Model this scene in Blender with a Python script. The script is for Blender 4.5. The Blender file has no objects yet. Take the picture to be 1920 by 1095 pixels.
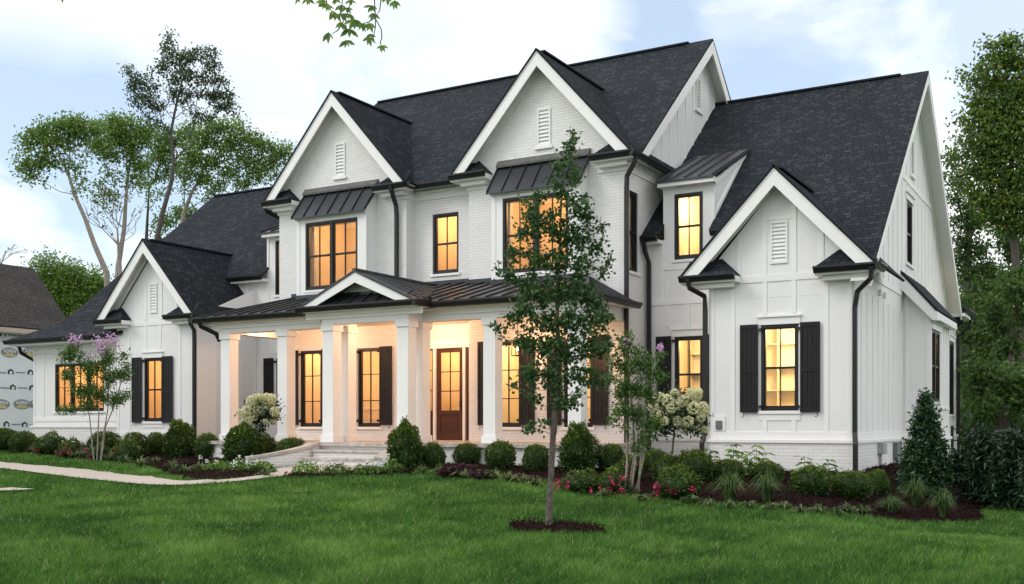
import bpy, math, random
import numpy as np
from mathutils import Vector, geometry
from mathutils.geometry import tessellate_polygon, delaunay_2d_cdt
random.seed(7)
SC = bpy.context.scene
COL = SC.collection

# ------------------------------------------------------------------ camera
F, YH, YAW = 1970.0, 797.0, math.radians(30.05)
CS, SN = math.cos(YAW), math.sin(YAW)
cam = bpy.data.cameras.new('camera'); camo = bpy.data.objects.new('camera', cam); COL.objects.link(camo)
cam.sensor_width = 36.0; cam.lens = F / 1920 * 36.0
cam.shift_y = (YH - 547.5) / 1920
cam.clip_start = 0.1; cam.clip_end = 3000
camo.location = (0, 0, 0); camo.rotation_euler = (math.pi / 2, 0, YAW)
SC.camera = camo

# ------------------------------------------------------------------ sky, sun, exposure
SC.view_settings.view_transform = 'Standard'; SC.view_settings.look = 'None'
SC.view_settings.exposure = 0.15; SC.view_settings.gamma = 1.0
SC.cycles.max_bounces = 6; SC.cycles.diffuse_bounces = 3; SC.cycles.glossy_bounces = 2
SC.cycles.transmission_bounces = 3; SC.cycles.transparent_max_bounces = 12
SC.cycles.sample_clamp_indirect = 4.0; SC.cycles.caustics_reflective = False; SC.cycles.caustics_refractive = False
W = bpy.data.worlds.new('World'); SC.world = W; W.use_nodes = True
SUN_EL, SUN_AZ = math.radians(38), math.radians(222)      # azimuth measured from +Y clockwise
nt = W.node_tree; N = nt.nodes; Lk = nt.links; N.clear()
wo = N.new('ShaderNodeOutputWorld'); bg = N.new('ShaderNodeBackground'); bg2 = N.new('ShaderNodeBackground')
sky = N.new('ShaderNodeTexSky'); sky.sky_type = 'NISHITA'; sky.sun_disc = False
sky.sun_elevation = SUN_EL; sky.sun_rotation = SUN_AZ; sky.altitude = 100; sky.air_density = 1.0; sky.dust_density = 1.2; sky.ozone_density = 2.5
tc = N.new('ShaderNodeTexCoord'); mp = N.new('ShaderNodeMapping'); mp.inputs['Scale'].default_value = (1.0, 1.0, 2.1)
mp.inputs['Rotation'].default_value = (0.0, 0.0, 0.35); mp.inputs['Location'].default_value = (3.3, 1.1, 0.4)
ns = N.new('ShaderNodeTexNoise'); ns.inputs['Scale'].default_value = 2.1; ns.inputs['Detail'].default_value = 6; ns.inputs['Roughness'].default_value = 0.5; ns.inputs['Distortion'].default_value = 0.15
rp = N.new('ShaderNodeValToRGB'); rp.color_ramp.elements[0].position = 0.22; rp.color_ramp.elements[1].position = 0.46
ns2 = N.new('ShaderNodeTexNoise'); ns2.inputs['Scale'].default_value = 4.0; ns2.inputs['Detail'].default_value = 4
rp2 = N.new('ShaderNodeValToRGB'); rp2.color_ramp.elements[0].color = (0.90, 0.94, 0.98, 1); rp2.color_ramp.elements[1].color = (1.0, 0.995, 0.98, 1)
rp2.color_ramp.elements[0].position = 0.35; rp2.color_ramp.elements[1].position = 0.6
bg.inputs['Strength'].default_value = 0.1; bg2.inputs['Strength'].default_value = 1.25
mx = N.new('ShaderNodeMixShader')
add = N.new('ShaderNodeMixRGB'); add.blend_type = 'ADD'; add.inputs[0].default_value = 1.0; add.inputs[2].default_value = (3.9, 4.5, 5.0, 1)
Lk.new(sky.outputs[0], add.inputs[1]); Lk.new(add.outputs[0], bg.inputs['Color'])
Lk.new(tc.outputs['Generated'], mp.inputs[0]); Lk.new(mp.outputs[0], ns.inputs['Vector']); Lk.new(mp.outputs[0], ns2.inputs['Vector'])
Lk.new(ns.outputs[0], rp.inputs[0]); Lk.new(ns2.outputs[0], rp2.inputs[0]); Lk.new(rp2.outputs[0], bg2.inputs['Color'])

def skydir(px, py):
    u = (px - 960) / F; z = (YH - py) / F; return Vector((u * CS - SN, u * SN + CS, z)).normalized()
prev = rp.outputs[0]
ns3 = N.new('ShaderNodeTexNoise'); ns3.inputs['Scale'].default_value = 7.5; ns3.inputs['Detail'].default_value = 7; ns3.inputs['Roughness'].default_value = 0.55; ns3.inputs['Distortion'].default_value = 0.3; Lk.new(mp.outputs[0], ns3.inputs['Vector'])
for (px_, py_, rad_, amt_) in ((30, 470, 12, 1.0), (1420, 90, 9, .78), (1860, 20, 7, .8), (1130, 60, 6, .4), (420, 230, 8, .5), (760, 130, 6, .5), (60, 150, 6, .4)):
    vm = N.new('ShaderNodeVectorMath'); vm.operation = 'DOT_PRODUCT'; vm.inputs[1].default_value = skydir(px_, py_); Lk.new(tc.outputs['Generated'], vm.inputs[0])
    mr = N.new('ShaderNodeMapRange'); mr.interpolation_type = 'SMOOTHSTEP'; mr.inputs[1].default_value = math.cos(math.radians(rad_)); mr.inputs[2].default_value = math.cos(math.radians(rad_ * .35)); mr.inputs[3].default_value = 0; mr.inputs[4].default_value = amt_; Lk.new(vm.outputs['Value'], mr.inputs[0])
    md = N.new('ShaderNodeMath'); md.operation = 'MULTIPLY_ADD'; md.inputs[1].default_value = 4.0; md.inputs[2].default_value = -1.0; md.use_clamp = True; Lk.new(ns3.outputs[0], md.inputs[0])
    ml = N.new('ShaderNodeMath'); ml.operation = 'MULTIPLY'; Lk.new(mr.outputs[0], ml.inputs[0]); Lk.new(md.outputs[0], ml.inputs[1])
    sb_ = N.new('ShaderNodeMath'); sb_.operation = 'SUBTRACT'; sb_.use_clamp = True; Lk.new(prev, sb_.inputs[0]); Lk.new(ml.outputs[0], sb_.inputs[1]); prev = sb_.outputs[0]
Lk.new(prev, mx.inputs[0]); Lk.new(bg.outputs[0], mx.inputs[1]); Lk.new(bg2.outputs[0], mx.inputs[2]); Lk.new(mx.outputs[0], wo.inputs[0])
sl = bpy.data.lights.new('sun', 'SUN'); so = bpy.data.objects.new('sun', sl); COL.objects.link(so)
sl.energy = 1.0; sl.angle = math.radians(24); sl.color = (1.0, 0.95, 0.9)
sd = Vector((math.sin(SUN_AZ) * math.cos(SUN_EL), math.cos(SUN_AZ) * math.cos(SUN_EL), math.sin(SUN_EL)))
so.rotation_euler = sd.to_track_quat('Z', 'Y').to_euler(); so.location = sd * 50

# ------------------------------------------------------------------ pixel helpers (photograph 1920 x 1095)
def P(px, py, w):
    u = (px - 960) / F * w
    return Vector((u * CS - w * SN, u * SN + w * CS, (YH - py) / F * w))
def sm(t): t = np.clip(t, 0, 1); return t * t * (3 - 2 * t)
def gz(X, Y):
    X = np.asarray(X, float); Y = np.asarray(Y, float)
    b = -1.5 + 0.043 * (np.clip(Y, -30, 24) - 8)
    b = b - 0.03 * np.clip(X + 11, 0, 6) - 0.2 * np.clip(X + 4.6, 0, 2.4) * sm((Y - 13) / 5)
    return b + 0.02 * np.sin(X * 0.9 + 1) * np.sin(Y * 0.7)
def G(px, py, dz=0.0):
    lo, hi = 3.0, 90.0
    for _ in range(50):
        m = (lo + hi) / 2; p = P(px, py, m)
        if p.z > gz(p.x, p.y): lo = m
        else: hi = m
    p = P(px, py, lo); return Vector((p.x, p.y, float(gz(p.x, p.y)) + dz))
def wof(p): return -p[0] * SN + p[1] * CS

# ------------------------------------------------------------------ materials
def mat(name, col, rough=0.6, metal=0.0, spec=0.5):
    m = bpy.data.materials.new(name); m.use_nodes = True; b = m.node_tree.nodes['Principled BSDF']
    b.inputs['Base Color'].default_value = (*col, 1); b.inputs['Roughness'].default_value = rough
    b.inputs['Metallic'].default_value = metal; b.inputs['Specular IOR Level'].default_value = spec
    return m, m.node_tree, b
def nd(t, k, **kw):
    n = t.nodes.new(k)
    for a, v in kw.items():
        if a in n.inputs: n.inputs[a].default_value = v
        else: setattr(n, a, v)
    return n
def ramp(t, src, c0, c1, p0=0.3, p1=0.7):
    r = t.nodes.new('ShaderNodeValToRGB'); e = r.color_ramp.elements
    e[0].color = (*c0, 1); e[1].color = (*c1, 1); e[0].position = p0; e[1].position = p1
    t.links.new(src, r.inputs[0]); return r
def bump(t, b, src, strength=0.3, dist=0.01):
    n = nd(t, 'ShaderNodeBump'); n.inputs['Strength'].default_value = strength; n.inputs['Distance'].default_value = dist
    t.links.new(src, n.inputs['Height']); t.links.new(n.outputs[0], b.inputs['Normal']); return n
def noisy(name, c0, c1, scale=3.0, rough=0.7, bs=0.0, bd=0.01, bscale=40, detail=5, spec=0.4, metal=0.0, p0=0.3, p1=0.7):
    m, t, b = mat(name, c0, rough, metal, spec)
    g = nd(t, 'ShaderNodeNewGeometry'); n = nd(t, 'ShaderNodeTexNoise'); n.inputs['Scale'].default_value = scale; n.inputs['Detail'].default_value = detail
    t.links.new(g.outputs['Position'], n.inputs['Vector']); r = ramp(t, n.outputs[0], c0, c1, p0, p1)
    t.links.new(r.outputs[0], b.inputs['Base Color'])
    if bs:
        n2 = nd(t, 'ShaderNodeTexNoise'); n2.inputs['Scale'].default_value = bscale; n2.inputs['Detail'].default_value = 4
        t.links.new(g.outputs['Position'], n2.inputs['Vector']); bump(t, b, n2.outputs[0], bs, bd)
    return m
M = {}
M['trim'] = noisy('white_trim', (0.81, 0.805, 0.79), (0.85, 0.845, 0.835), 1.3, 0.5, 0.08, 0.002, 60)
M['siding'] = noisy('white_siding', (0.765, 0.76, 0.755), (0.82, 0.815, 0.81), 0.9, 0.55, 0.15, 0.003, 25)
M['black'] = noisy('black_aluminium', (0.006, 0.0065, 0.0075), (0.011, 0.0115, 0.013), 4, 0.42, 0.05, 0.002, 20)
M['shutter'] = noisy('shutter_paint', (0.010, 0.0095, 0.011), (0.017, 0.0165, 0.019), 6, 0.55, 0.1, 0.002, 60, spec=.25)
M['metal'] = noisy('dark_metal_roof', (0.042, 0.045, 0.052), (0.065, 0.069, 0.078), 1.2, 0.36, 0.12, 0.004, 6, metal=0.6)
M['lead'] = noisy('lead_flashing', (0.1, 0.1, 0.1), (0.16, 0.155, 0.15), 8, 0.5, 0.5, 0.01, 12, metal=0.3)
M['bark'] = noisy('bark', (0.06, 0.05, 0.042), (0.15, 0.13, 0.11), 14, 0.9, 0.8, 0.02, 45)
M['darkbark'] = noisy('dark_bark', (0.05, 0.043, 0.037), (0.12, 0.1, 0.085), 14, 0.9, 0.8, 0.02, 45)
M['palebark'] = noisy('pale_bark', (0.2, 0.17, 0.14), (0.34, 0.3, 0.26), 10, 0.85, 0.6, 0.01, 45)
M['mulch'] = noisy('mulch', (0.006, 0.0035, 0.0035), (0.022, 0.011, 0.010), 24, 1.0, 1.0, 0.04, 35, spec=0.05)
M['chip'] = noisy('mulch_chip', (0.010, 0.005, 0.005), (0.042, 0.019, 0.016), 33, 0.95, spec=0.1)
M['path'] = noisy('path_aggregate', (0.36, 0.31, 0.27), (0.54, 0.48, 0.43), 60, 0.85, 0.5, 0.01, 90)
M['stone'] = noisy('stone_coping', (0.36, 0.32, 0.29), (0.56, 0.51, 0.47), 6, 0.8, 0.9, 0.02, 30)
M['floor'] = noisy('porch_floor_stone', (0.34, 0.27, 0.22), (0.45, 0.37, 0.31), 3, 0.6, 0.3, 0.01, 30)
M['room'] = noisy('room_paint', (0.72, 0.62, 0.48), (0.78, 0.68, 0.53), 2, 0.7)
M['roomwhite'] = noisy('room_joinery', (0.8, 0.76, 0.68), (0.84, 0.8, 0.72), 2, 0.5)
M['roomfloor'] = noisy('room_floor', (0.16, 0.08, 0.04), (0.24, 0.13, 0.07), 5, 0.4)
M['grey'] = noisy('grey_box', (0.30, 0.32, 0.32), (0.38, 0.40, 0.40), 5, 0.5)
M['dkgrey'] = noisy('dark_grey_box', (0.10, 0.12, 0.12), (0.15, 0.17, 0.17), 5, 0.5)
M['iron'] = noisy('iron', (0.01, 0.01, 0.01), (0.02, 0.02, 0.02), 5, 0.45)
M['ceil'] = noisy('porch_ceiling', (0.66, 0.60, 0.50), (0.72, 0.66, 0.56), 3, 0.6)

def brick_mat():
    m, t, b = mat('painted_brick', (0.8, 0.8, 0.8), 0.55, 0, 0.4)
    g = nd(t, 'ShaderNodeNewGeometry'); s = nd(t, 'ShaderNodeSeparateXYZ'); t.links.new(g.outputs['Position'], s.inputs[0])
    a = nd(t, 'ShaderNodeMath', operation='ADD'); t.links.new(s.outputs[0], a.inputs[0]); t.links.new(s.outputs[1], a.inputs[1])
    c = nd(t, 'ShaderNodeCombineXYZ'); t.links.new(a.outputs[0], c.inputs[0]); t.links.new(s.outputs[2], c.inputs[1])
    wn = nd(t, 'ShaderNodeTexNoise'); wn.inputs['Scale'].default_value = 7; t.links.new(g.outputs['Position'], wn.inputs['Vector'])
    wv = nd(t, 'ShaderNodeVectorMath', operation='SCALE'); wv.inputs['Scale'].default_value = 0.012; t.links.new(wn.outputs['Color'], wv.inputs[0])
    ad = nd(t, 'ShaderNodeVectorMath', operation='ADD'); t.links.new(c.outputs[0], ad.inputs[0]); t.links.new(wv.outputs[0], ad.inputs[1])
    br = nd(t, 'ShaderNodeTexBrick'); br.inputs['Scale'].default_value = 1.0; br.inputs['Brick Width'].default_value = 0.21; br.inputs['Row Height'].default_value = 0.073
    br.inputs['Mortar Size'].default_value = 0.006; br.inputs['Mortar Smooth'].default_value = 0.3
    br.inputs['Color1'].default_value = (0.82, 0.812, 0.80, 1); br.inputs['Color2'].default_value = (0.77, 0.76, 0.745, 1); br.inputs['Mortar'].default_value = (0.67, 0.66, 0.65, 1)
    t.links.new(ad.outputs[0], br.inputs['Vector']); t.links.new(br.outputs['Color'], b.inputs['Base Color'])
    inv = nd(t, 'ShaderNodeMath', operation='SUBTRACT'); inv.inputs[0].default_value = 1.0; t.links.new(br.outputs['Fac'], inv.inputs[1])
    n2 = nd(t, 'ShaderNodeTexNoise'); n2.inputs['Scale'].default_value = 9; n2.inputs['Detail'].default_value = 4; t.links.new(g.outputs['Position'], n2.inputs['Vector'])
    mu = nd(t, 'ShaderNodeMath', operation='MULTIPLY_ADD'); mu.inputs[1].default_value = 0.7; t.links.new(n2.outputs[0], mu.inputs[0]); t.links.new(inv.outputs[0], mu.inputs[2])
    bump(t, b, mu.outputs[0], 0.65, 0.012)
    return m
M['brick'] = brick_mat()
def shingle_mat(name, base, light, tint):
    m, t, b = mat(name, base, 0.9, 0, 0.12)
    uv = nd(t, 'ShaderNodeUVMap'); uv.uv_map = 'UVMap'
    wn = nd(t, 'ShaderNodeTexNoise'); wn.inputs['Scale'].default_value = 5; t.links.new(uv.outputs[0], wn.inputs['Vector'])
    wv = nd(t, 'ShaderNodeVectorMath', operation='SCALE'); wv.inputs['Scale'].default_value = 0.02; t.links.new(wn.outputs['Color'], wv.inputs[0])
    ad = nd(t, 'ShaderNodeVectorMath', operation='ADD'); t.links.new(uv.outputs[0], ad.inputs[0]); t.links.new(wv.outputs[0], ad.inputs[1])
    br = nd(t, 'ShaderNodeTexBrick', offset=0.37, offset_frequency=2, squash=0.8, squash_frequency=3)
    br.inputs['Scale'].default_value = 1.0; br.inputs['Brick Width'].default_value = 0.19; br.inputs['Row Height'].default_value = 0.125
    br.inputs['Mortar Size'].default_value = 0.010; br.inputs['Mortar Smooth'].default_value = 0.25; br.inputs['Bias'].default_value = -0.5
    br.inputs['Color1'].default_value = (*base, 1); br.inputs['Color2'].default_value = (*light, 1); br.inputs['Mortar'].default_value = (base[0] * .3, base[1] * .3, base[2] * .3, 1)
    t.links.new(ad.outputs[0], br.inputs['Vector'])
    n = nd(t, 'ShaderNodeTexNoise'); n.inputs['Scale'].default_value = 0.6; n.inputs['Detail'].default_value = 3; t.links.new(uv.outputs[0], n.inputs['Vector'])
    n3 = nd(t, 'ShaderNodeTexNoise'); n3.inputs['Scale'].default_value = 60; n3.inputs['Detail'].default_value = 2; t.links.new(uv.outputs[0], n3.inputs['Vector'])
    r = ramp(t, n.outputs[0], (0.9, 0.9, 0.92), (1.1, 1.1, 1.1), 0.35, 0.65); r3 = ramp(t, n3.outputs[0], (0.7, 0.7, 0.7), (1.25, 1.25, 1.25), 0.35, 0.65)
    m1 = nd(t, 'ShaderNodeMixRGB', blend_type='MULTIPLY'); m1.inputs[0].default_value = 1; t.links.new(br.outputs['Color'], m1.inputs[1]); t.links.new(r.outputs[0], m1.inputs[2])
    m2 = nd(t, 'ShaderNodeMixRGB', blend_type='MULTIPLY'); m2.inputs[0].default_value = 1; t.links.new(m1.outputs[0], m2.inputs[1]); t.links.new(r3.outputs[0], m2.inputs[2])
    t.links.new(m2.outputs[0], b.inputs['Base Color'])
    # course step: sawtooth in v
    s = nd(t, 'ShaderNodeSeparateXYZ'); t.links.new(ad.outputs[0], s.inputs[0])
    dv = nd(t, 'ShaderNodeMath', operation='DIVIDE'); dv.inputs[1].default_value = 0.125; t.links.new(s.outputs[1], dv.inputs[0])
    fr = nd(t, 'ShaderNodeMath', operation='FRACT'); t.links.new(dv.outputs[0], fr.inputs[0])
    iv = nd(t, 'ShaderNodeMath', operation='SUBTRACT'); iv.inputs[0].default_value = 1; t.links.new(fr.outputs[0], iv.inputs[1])
    sb = nd(t, 'ShaderNodeSeparateColor'); t.links.new(br.outputs['Color'], sb.inputs[0])
    mu = nd(t, 'ShaderNodeMath', operation='MULTIPLY_ADD'); mu.inputs[1].default_value = 8.0; t.links.new(sb.outputs[0], mu.inputs[0]); t.links.new(iv.outputs[0], mu.inputs[2])
    bump(t, b, mu.outputs[0], 1.0, 0.02)
    return m
M['shingle'] = shingle_mat('charcoal_shingles', (0.021, 0.0255, 0.031), (0.064, 0.073, 0.083), 0)
M['shingle2'] = shingle_mat('brown_grey_shingles', (0.05, 0.044, 0.044), (0.10, 0.088, 0.086), 0)

def wood_mat():
    m, t, b = mat('mahogany', (0.12, 0.03, 0.012), 0.5, 0, 0.3)
    g = nd(t, 'ShaderNodeNewGeometry'); mpn = nd(t, 'ShaderNodeMapping'); mpn.inputs['Scale'].default_value = (22, 22, 1.6)
    n = nd(t, 'ShaderNodeTexNoise'); n.inputs['Scale'].default_value = 1.5; n.inputs['Detail'].default_value = 6
    t.links.new(g.outputs['Position'], mpn.inputs[0]); t.links.new(mpn.outputs[0], n.inputs['Vector'])
    r = ramp(t, n.outputs[0], (0.035, 0.012, 0.006), (0.085, 0.030, 0.013)); t.links.new(r.outputs[0], b.inputs['Base Color']); return m
M['wood'] = wood_mat()
def glass_mat():
    m = bpy.data.materials.new('window_glass'); m.use_nodes = True; t = m.node_tree; t.nodes.clear()
    o = nd(t, 'ShaderNodeOutputMaterial'); x = nd(t, 'ShaderNodeMixShader'); tr = nd(t, 'ShaderNodeBsdfTransparent'); gl = nd(t, 'ShaderNodeBsdfGlossy')
    gl.inputs['Roughness'].default_value = 0.02; f = nd(t, 'ShaderNodeFresnel'); f.inputs['IOR'].default_value = 1.45
    t.links.new(f.outputs[0], x.inputs[0]); t.links.new(tr.outputs[0], x.inputs[1]); t.links.new(gl.outputs[0], x.inputs[2]); t.links.new(x.outputs[0], o.inputs[0]); return m
M['glass'] = glass_mat()
def emit_mat(name, col, s):
    m = bpy.data.materials.new(name); m.use_nodes = True; t = m.node_tree; t.nodes.clear()
    o = nd(t, 'ShaderNodeOutputMaterial'); e = nd(t, 'ShaderNodeEmission'); e.inputs[0].default_value = (*col, 1); e.inputs[1].default_value = s; t.links.new(e.outputs[0], o.inputs[0]); return m
M['bulb'] = emit_mat('lamp_bulb', (1, 0.62, 0.25), 30)
def leaf_mat(name, cols, rough=0.5, trans=0.3, spec=0.35):
    m = bpy.data.materials.new(name); m.use_nodes = True; t = m.node_tree; b = t.nodes['Principled BSDF']
    b.inputs['Roughness'].default_value = rough; b.inputs['Specular IOR Level'].default_value = spec
    a = nd(t, 'ShaderNodeAttribute'); a.attribute_name = 'rnd'
    r = t.nodes.new('ShaderNodeValToRGB'); e = r.color_ramp.elements
    while len(e) < len(cols): e.new(0.5)
    for i, c in enumerate(cols): e[i].position = i / (len(cols) - 1); e[i].color = (*c, 1)
    t.links.new(a.outputs['Fac'], r.inputs[0]); t.links.new(r.outputs[0], b.inputs['Base Color'])
    tl = nd(t, 'ShaderNodeBsdfTranslucent'); t.links.new(r.outputs[0], tl.inputs[0])
    x = nd(t, 'ShaderNodeMixShader'); x.inputs[0].default_value = trans; o = t.nodes['Material Output']
    t.links.new(b.outputs[0], x.inputs[1]); t.links.new(tl.outputs[0], x.inputs[2]); t.links.new(x.outputs[0], o.inputs[0]); return m
M['maple'] = leaf_mat('maple_leaf', [(0.02, 0.055, 0.018), (0.05, 0.12, 0.032), (0.12, 0.23, 0.055)], 0.45, 0.35)
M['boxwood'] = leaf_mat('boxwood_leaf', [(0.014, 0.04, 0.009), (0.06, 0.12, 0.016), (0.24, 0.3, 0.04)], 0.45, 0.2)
M['myrtle'] = leaf_mat('myrtle_leaf', [(0.035, 0.09, 0.02), (0.08, 0.17, 0.03), (0.16, 0.28, 0.05)], 0.45, 0.3)
M['holly'] = leaf_mat('holly_leaf', [(0.012, 0.032, 0.016), (0.028, 0.07, 0.028), (0.06, 0.125, 0.045)], 0.38, 0.2, 0.4)
M['laurel'] = leaf_mat('laurel_leaf', [(0.010, 0.024, 0.014), (0.02, 0.048, 0.022), (0.05, 0.10, 0.045)], 0.4, 0.15, 0.4)
M['treeleaf'] = leaf_mat('tree_leaf', [(0.07, 0.14, 0.035), (0.16, 0.28, 0.055), (0.3, 0.42, 0.09)], 0.55, 0.5)
M['darkleaf'] = leaf_mat('dark_tree_leaf', [(0.035, 0.06, 0.025), (0.075, 0.125, 0.045), (0.13, 0.19, 0.06)], 0.5, 0.45)
M['woodleaf'] = leaf_mat('wood_leaf', [(0.025, 0.055, 0.018), (0.07, 0.14, 0.03), (0.17, 0.26, 0.05)], 0.55, 0.4)
M['rightleaf'] = leaf_mat('right_tree_leaf', [(0.035, 0.075, 0.025), (0.085, 0.16, 0.035), (0.17, 0.27, 0.05), (0.36, 0.36, 0.05)], 0.5, 0.45)
M['shadedwood'] = leaf_mat('shaded_wood_leaf', [(0.008, 0.018, 0.008), (0.016, 0.034, 0.012), (0.035, 0.06, 0.02)], 0.7, 0.2, 0.1)  # darker copy of the wood leaf: shade between the trees put into its colour
M['lime'] = leaf_mat('lime_leaf', [(0.06, 0.14, 0.02), (0.12, 0.25, 0.03), (0.2, 0.36, 0.05)], 0.5, 0.35)
M['purple'] = leaf_mat('purple_leaf', [(0.02, 0.007, 0.014), (0.05, 0.016, 0.028), (0.09, 0.035, 0.05)], 0.45, 0.2)
M['grassblade'] = leaf_mat('lawn_blade', [(0.028, 0.085, 0.02), (0.085, 0.21, 0.036), (0.20, 0.37, 0.075), (0.42, 0.47, 0.24)], 0.55, 0.45, 0.2)
M['tallgrass'] = leaf_mat('fountain_grass', [(0.03, 0.075, 0.02), (0.07, 0.14, 0.035), (0.18, 0.25, 0.09)], 0.45, 0.3)
M['liriope'] = leaf_mat('liriope_leaf', [(0.03, 0.07, 0.02), (0.08, 0.14, 0.04), (0.26, 0.3, 0.13)], 0.45, 0.25)
M['pink'] = leaf_mat('pink_petal', [(0.5, 0.26, 0.5), (0.7, 0.45, 0.7), (0.85, 0.65, 0.85)], 0.6, 0.3)
M['magenta'] = leaf_mat('magenta_petal', [(0.4, 0.01, 0.08), (0.65, 0.03, 0.16), (0.8, 0.1, 0.25)], 0.6, 0.3)
M['cream'] = leaf_mat('cream_petal', [(0.55, 0.6, 0.3), (0.78, 0.78, 0.5), (0.9, 0.87, 0.68)], 0.7, 0.25)
M['whitepetal'] = leaf_mat('white_petal', [(0.7, 0.72, 0.68), (0.85, 0.85, 0.84)], 0.7, 0.25)
def ground_mat():
    m = noisy('lawn_soil', (0.03, 0.07, 0.012), (0.05, 0.12, 0.02), 5, 0.95, 0.8, 0.03, 60); return m
M['ground'] = ground_mat()

# ------------------------------------------------------------------ mesh helpers
def tag(o, label=None, cat=None, group=None, kind=None):
    if label: o['label'] = label
    if cat: o['category'] = cat
    if group: o['group'] = group
    if kind: o['kind'] = kind
    return o
def empty(name, loc=(0, 0, 0), label=None, cat=None, group=None, parent=None):
    o = bpy.data.objects.new(name, None); COL.objects.link(o); o.location = loc; o.empty_display_size = 0.2
    if parent: o.parent = parent
    return tag(o, label, cat, group)
def setparent(o, p):
    if p is None: return
    o.parent = p
    q = p; off = Vector((0, 0, 0))
    while q: off += Vector(q.location); q = q.parent
    o.location = Vector(o.location) - off
def each(mb, name, m):                       # one part per box
    for k in range(0, len(mb.v), 8):
        q = MB(); q.add(mb.v[k:k + 8], [(0, 3, 2, 1), (4, 5, 6, 7), (0, 1, 5, 4), (1, 2, 6, 5), (2, 3, 7, 6), (3, 0, 4, 7)]); q.build(name, m, HOUSE)
class MB:
    def __init__(s, T=None): s.v = []; s.f = []; s.uv = []; s.T = T
    def add(s, pts, faces, uvs=None):
        n = len(s.v)
        for p in pts: s.v.append(tuple(s.T(*p)) if s.T else tuple(p))
        for i, f in enumerate(faces):
            s.f.append([n + k for k in f]); s.uv.append(uvs[i] if uvs else None)
        return s
    def box(s, x0, x1, y0, y1, z0, z1):
        return s.add([(x0, y0, z0), (x1, y0, z0), (x1, y1, z0), (x0, y1, z0), (x0, y0, z1), (x1, y0, z1), (x1, y1, z1), (x0, y1, z1)],
                     [(0, 3, 2, 1), (4, 5, 6, 7), (0, 1, 5, 4), (1, 2, 6, 5), (2, 3, 7, 6), (3, 0, 4, 7)])
    def poly(s, pts): return s.add(pts, [tuple(range(len(pts)))])
    def roof(s, pts, thick=0.0):
        a = [Vector(p) for p in pts]; n = (a[1] - a[0]).cross(a[2] - a[0])
        if n.length < 1e-9: n = (a[2] - a[1]).cross(a[3] - a[1])
        n.normalize()
        if n.z < 0: n = -n
        h = Vector((0, 0, 1)).cross(n)
        h = Vector((1, 0, 0)) if h.length < 1e-6 else h.normalized()
        up = n.cross(h)
        s.add(pts, [tuple(range(len(pts)))], [[(p.dot(h), p.dot(up)) for p in a]])
        if thick:
            lo = [tuple(p - n * thick) for p in a]; k = len(a)
            s.add(lo, [tuple(range(k))])
            for i in range(k):
                j = (i + 1) % k; s.add([pts[i], pts[j], lo[j], lo[i]], [(0, 1, 2, 3)])
        return s
    def extr(s, pts, vec):
        a = [Vector(p) for p in pts]; b = [p + Vector(vec) for p in a]; k = len(a)
        s.add(a + b, [tuple(range(k))[::-1], tuple(range(k, 2 * k))] + [(i, (i + 1) % k, k + (i + 1) % k, k + i) for i in range(k)]); return s
    def bar(s, p, q, w, h, up=(0, 0, 1)):
        p, q = Vector(p), Vector(q); d = (q - p).normalized(); u = Vector(up); r = d.cross(u)
        if r.length < 1e-5: r = d.cross(Vector((1, 0, 0)))
        r.normalize(); u = r.cross(d); r *= w / 2; u *= h / 2
        c = [p - r - u, p + r - u, p + r + u, p - r + u]; e = [x + (q - p) for x in c]
        return s.add(c + e, [(0, 1, 2, 3), (7, 6, 5, 4), (0, 4, 5, 1), (1, 5, 6, 2), (2, 6, 7, 3), (3, 7, 4, 0)])
    def tube(s, pts, r, n=6, sq=False):
        pts = [Vector(p) for p in pts]; rs = r if isinstance(r, (list, tuple)) else [r] * len(pts); base = len(s.v); allp = []
        for i, p in enumerate(pts):
            d = (pts[min(i + 1, len(pts) - 1)] - pts[max(i - 1, 0)]).normalized()
            ref = Vector((0, 0, 1)) if abs(d.z) < 0.9 else Vector((1, 0, 0))
            if sq: ref = Vector((0, 1, 0)) if abs(d.y) < 0.8 else Vector((0, 0, 1))
            a = d.cross(ref).normalized(); b = d.cross(a)
            for k in range(n):
                t = 2 * math.pi * (k + (0.5 if sq else 0)) / n; allp.append(p + a * math.cos(t) * rs[i] + b * math.sin(t) * rs[i])
        fs = []
        for i in range(len(pts) - 1):
            for k in range(n):
                k2 = (k + 1) % n; fs.append((i * n + k, i * n + k2, (i + 1) * n + k2, (i + 1) * n + k))
        fs.append(tuple(range(n))[::-1]); fs.append(tuple(range((len(pts) - 1) * n, len(pts) * n)))
        return s.add(allp, fs)
    def build(s, name, m, parent=None, label=None, smooth=False, loc=None, bevel=0.0):
        me = bpy.data.meshes.new(name); off = Vector(loc) if loc is not None else Vector((0, 0, 0))
        vv = [(a - off.x, b - off.y, c - off.z) for a, b, c in s.v] if loc is not None else s.v
        me.from_pydata(vv, [], s.f)
        if any(u for u in s.uv):
            ul = me.uv_layers.new(name='UVMap'); k = 0
            for u, f in zip(s.uv, s.f):
                for i in range(len(f)):
                    ul.data[k].uv = u[i] if u else (0, 0); k += 1
        me.materials.append(M[m] if isinstance(m, str) else m)
        if smooth:
            for p in me.polygons: p.use_smooth = True
        o = bpy.data.objects.new(name, me); COL.objects.link(o)
        if loc is not None: o.location = off
        setparent(o, parent)
        if bevel:
            bm = o.modifiers.new('bevel', 'BEVEL'); bm.width = bevel; bm.segments = 2; bm.limit_method = 'ANGLE'
        if label: o['label'] = label
        return o
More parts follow.
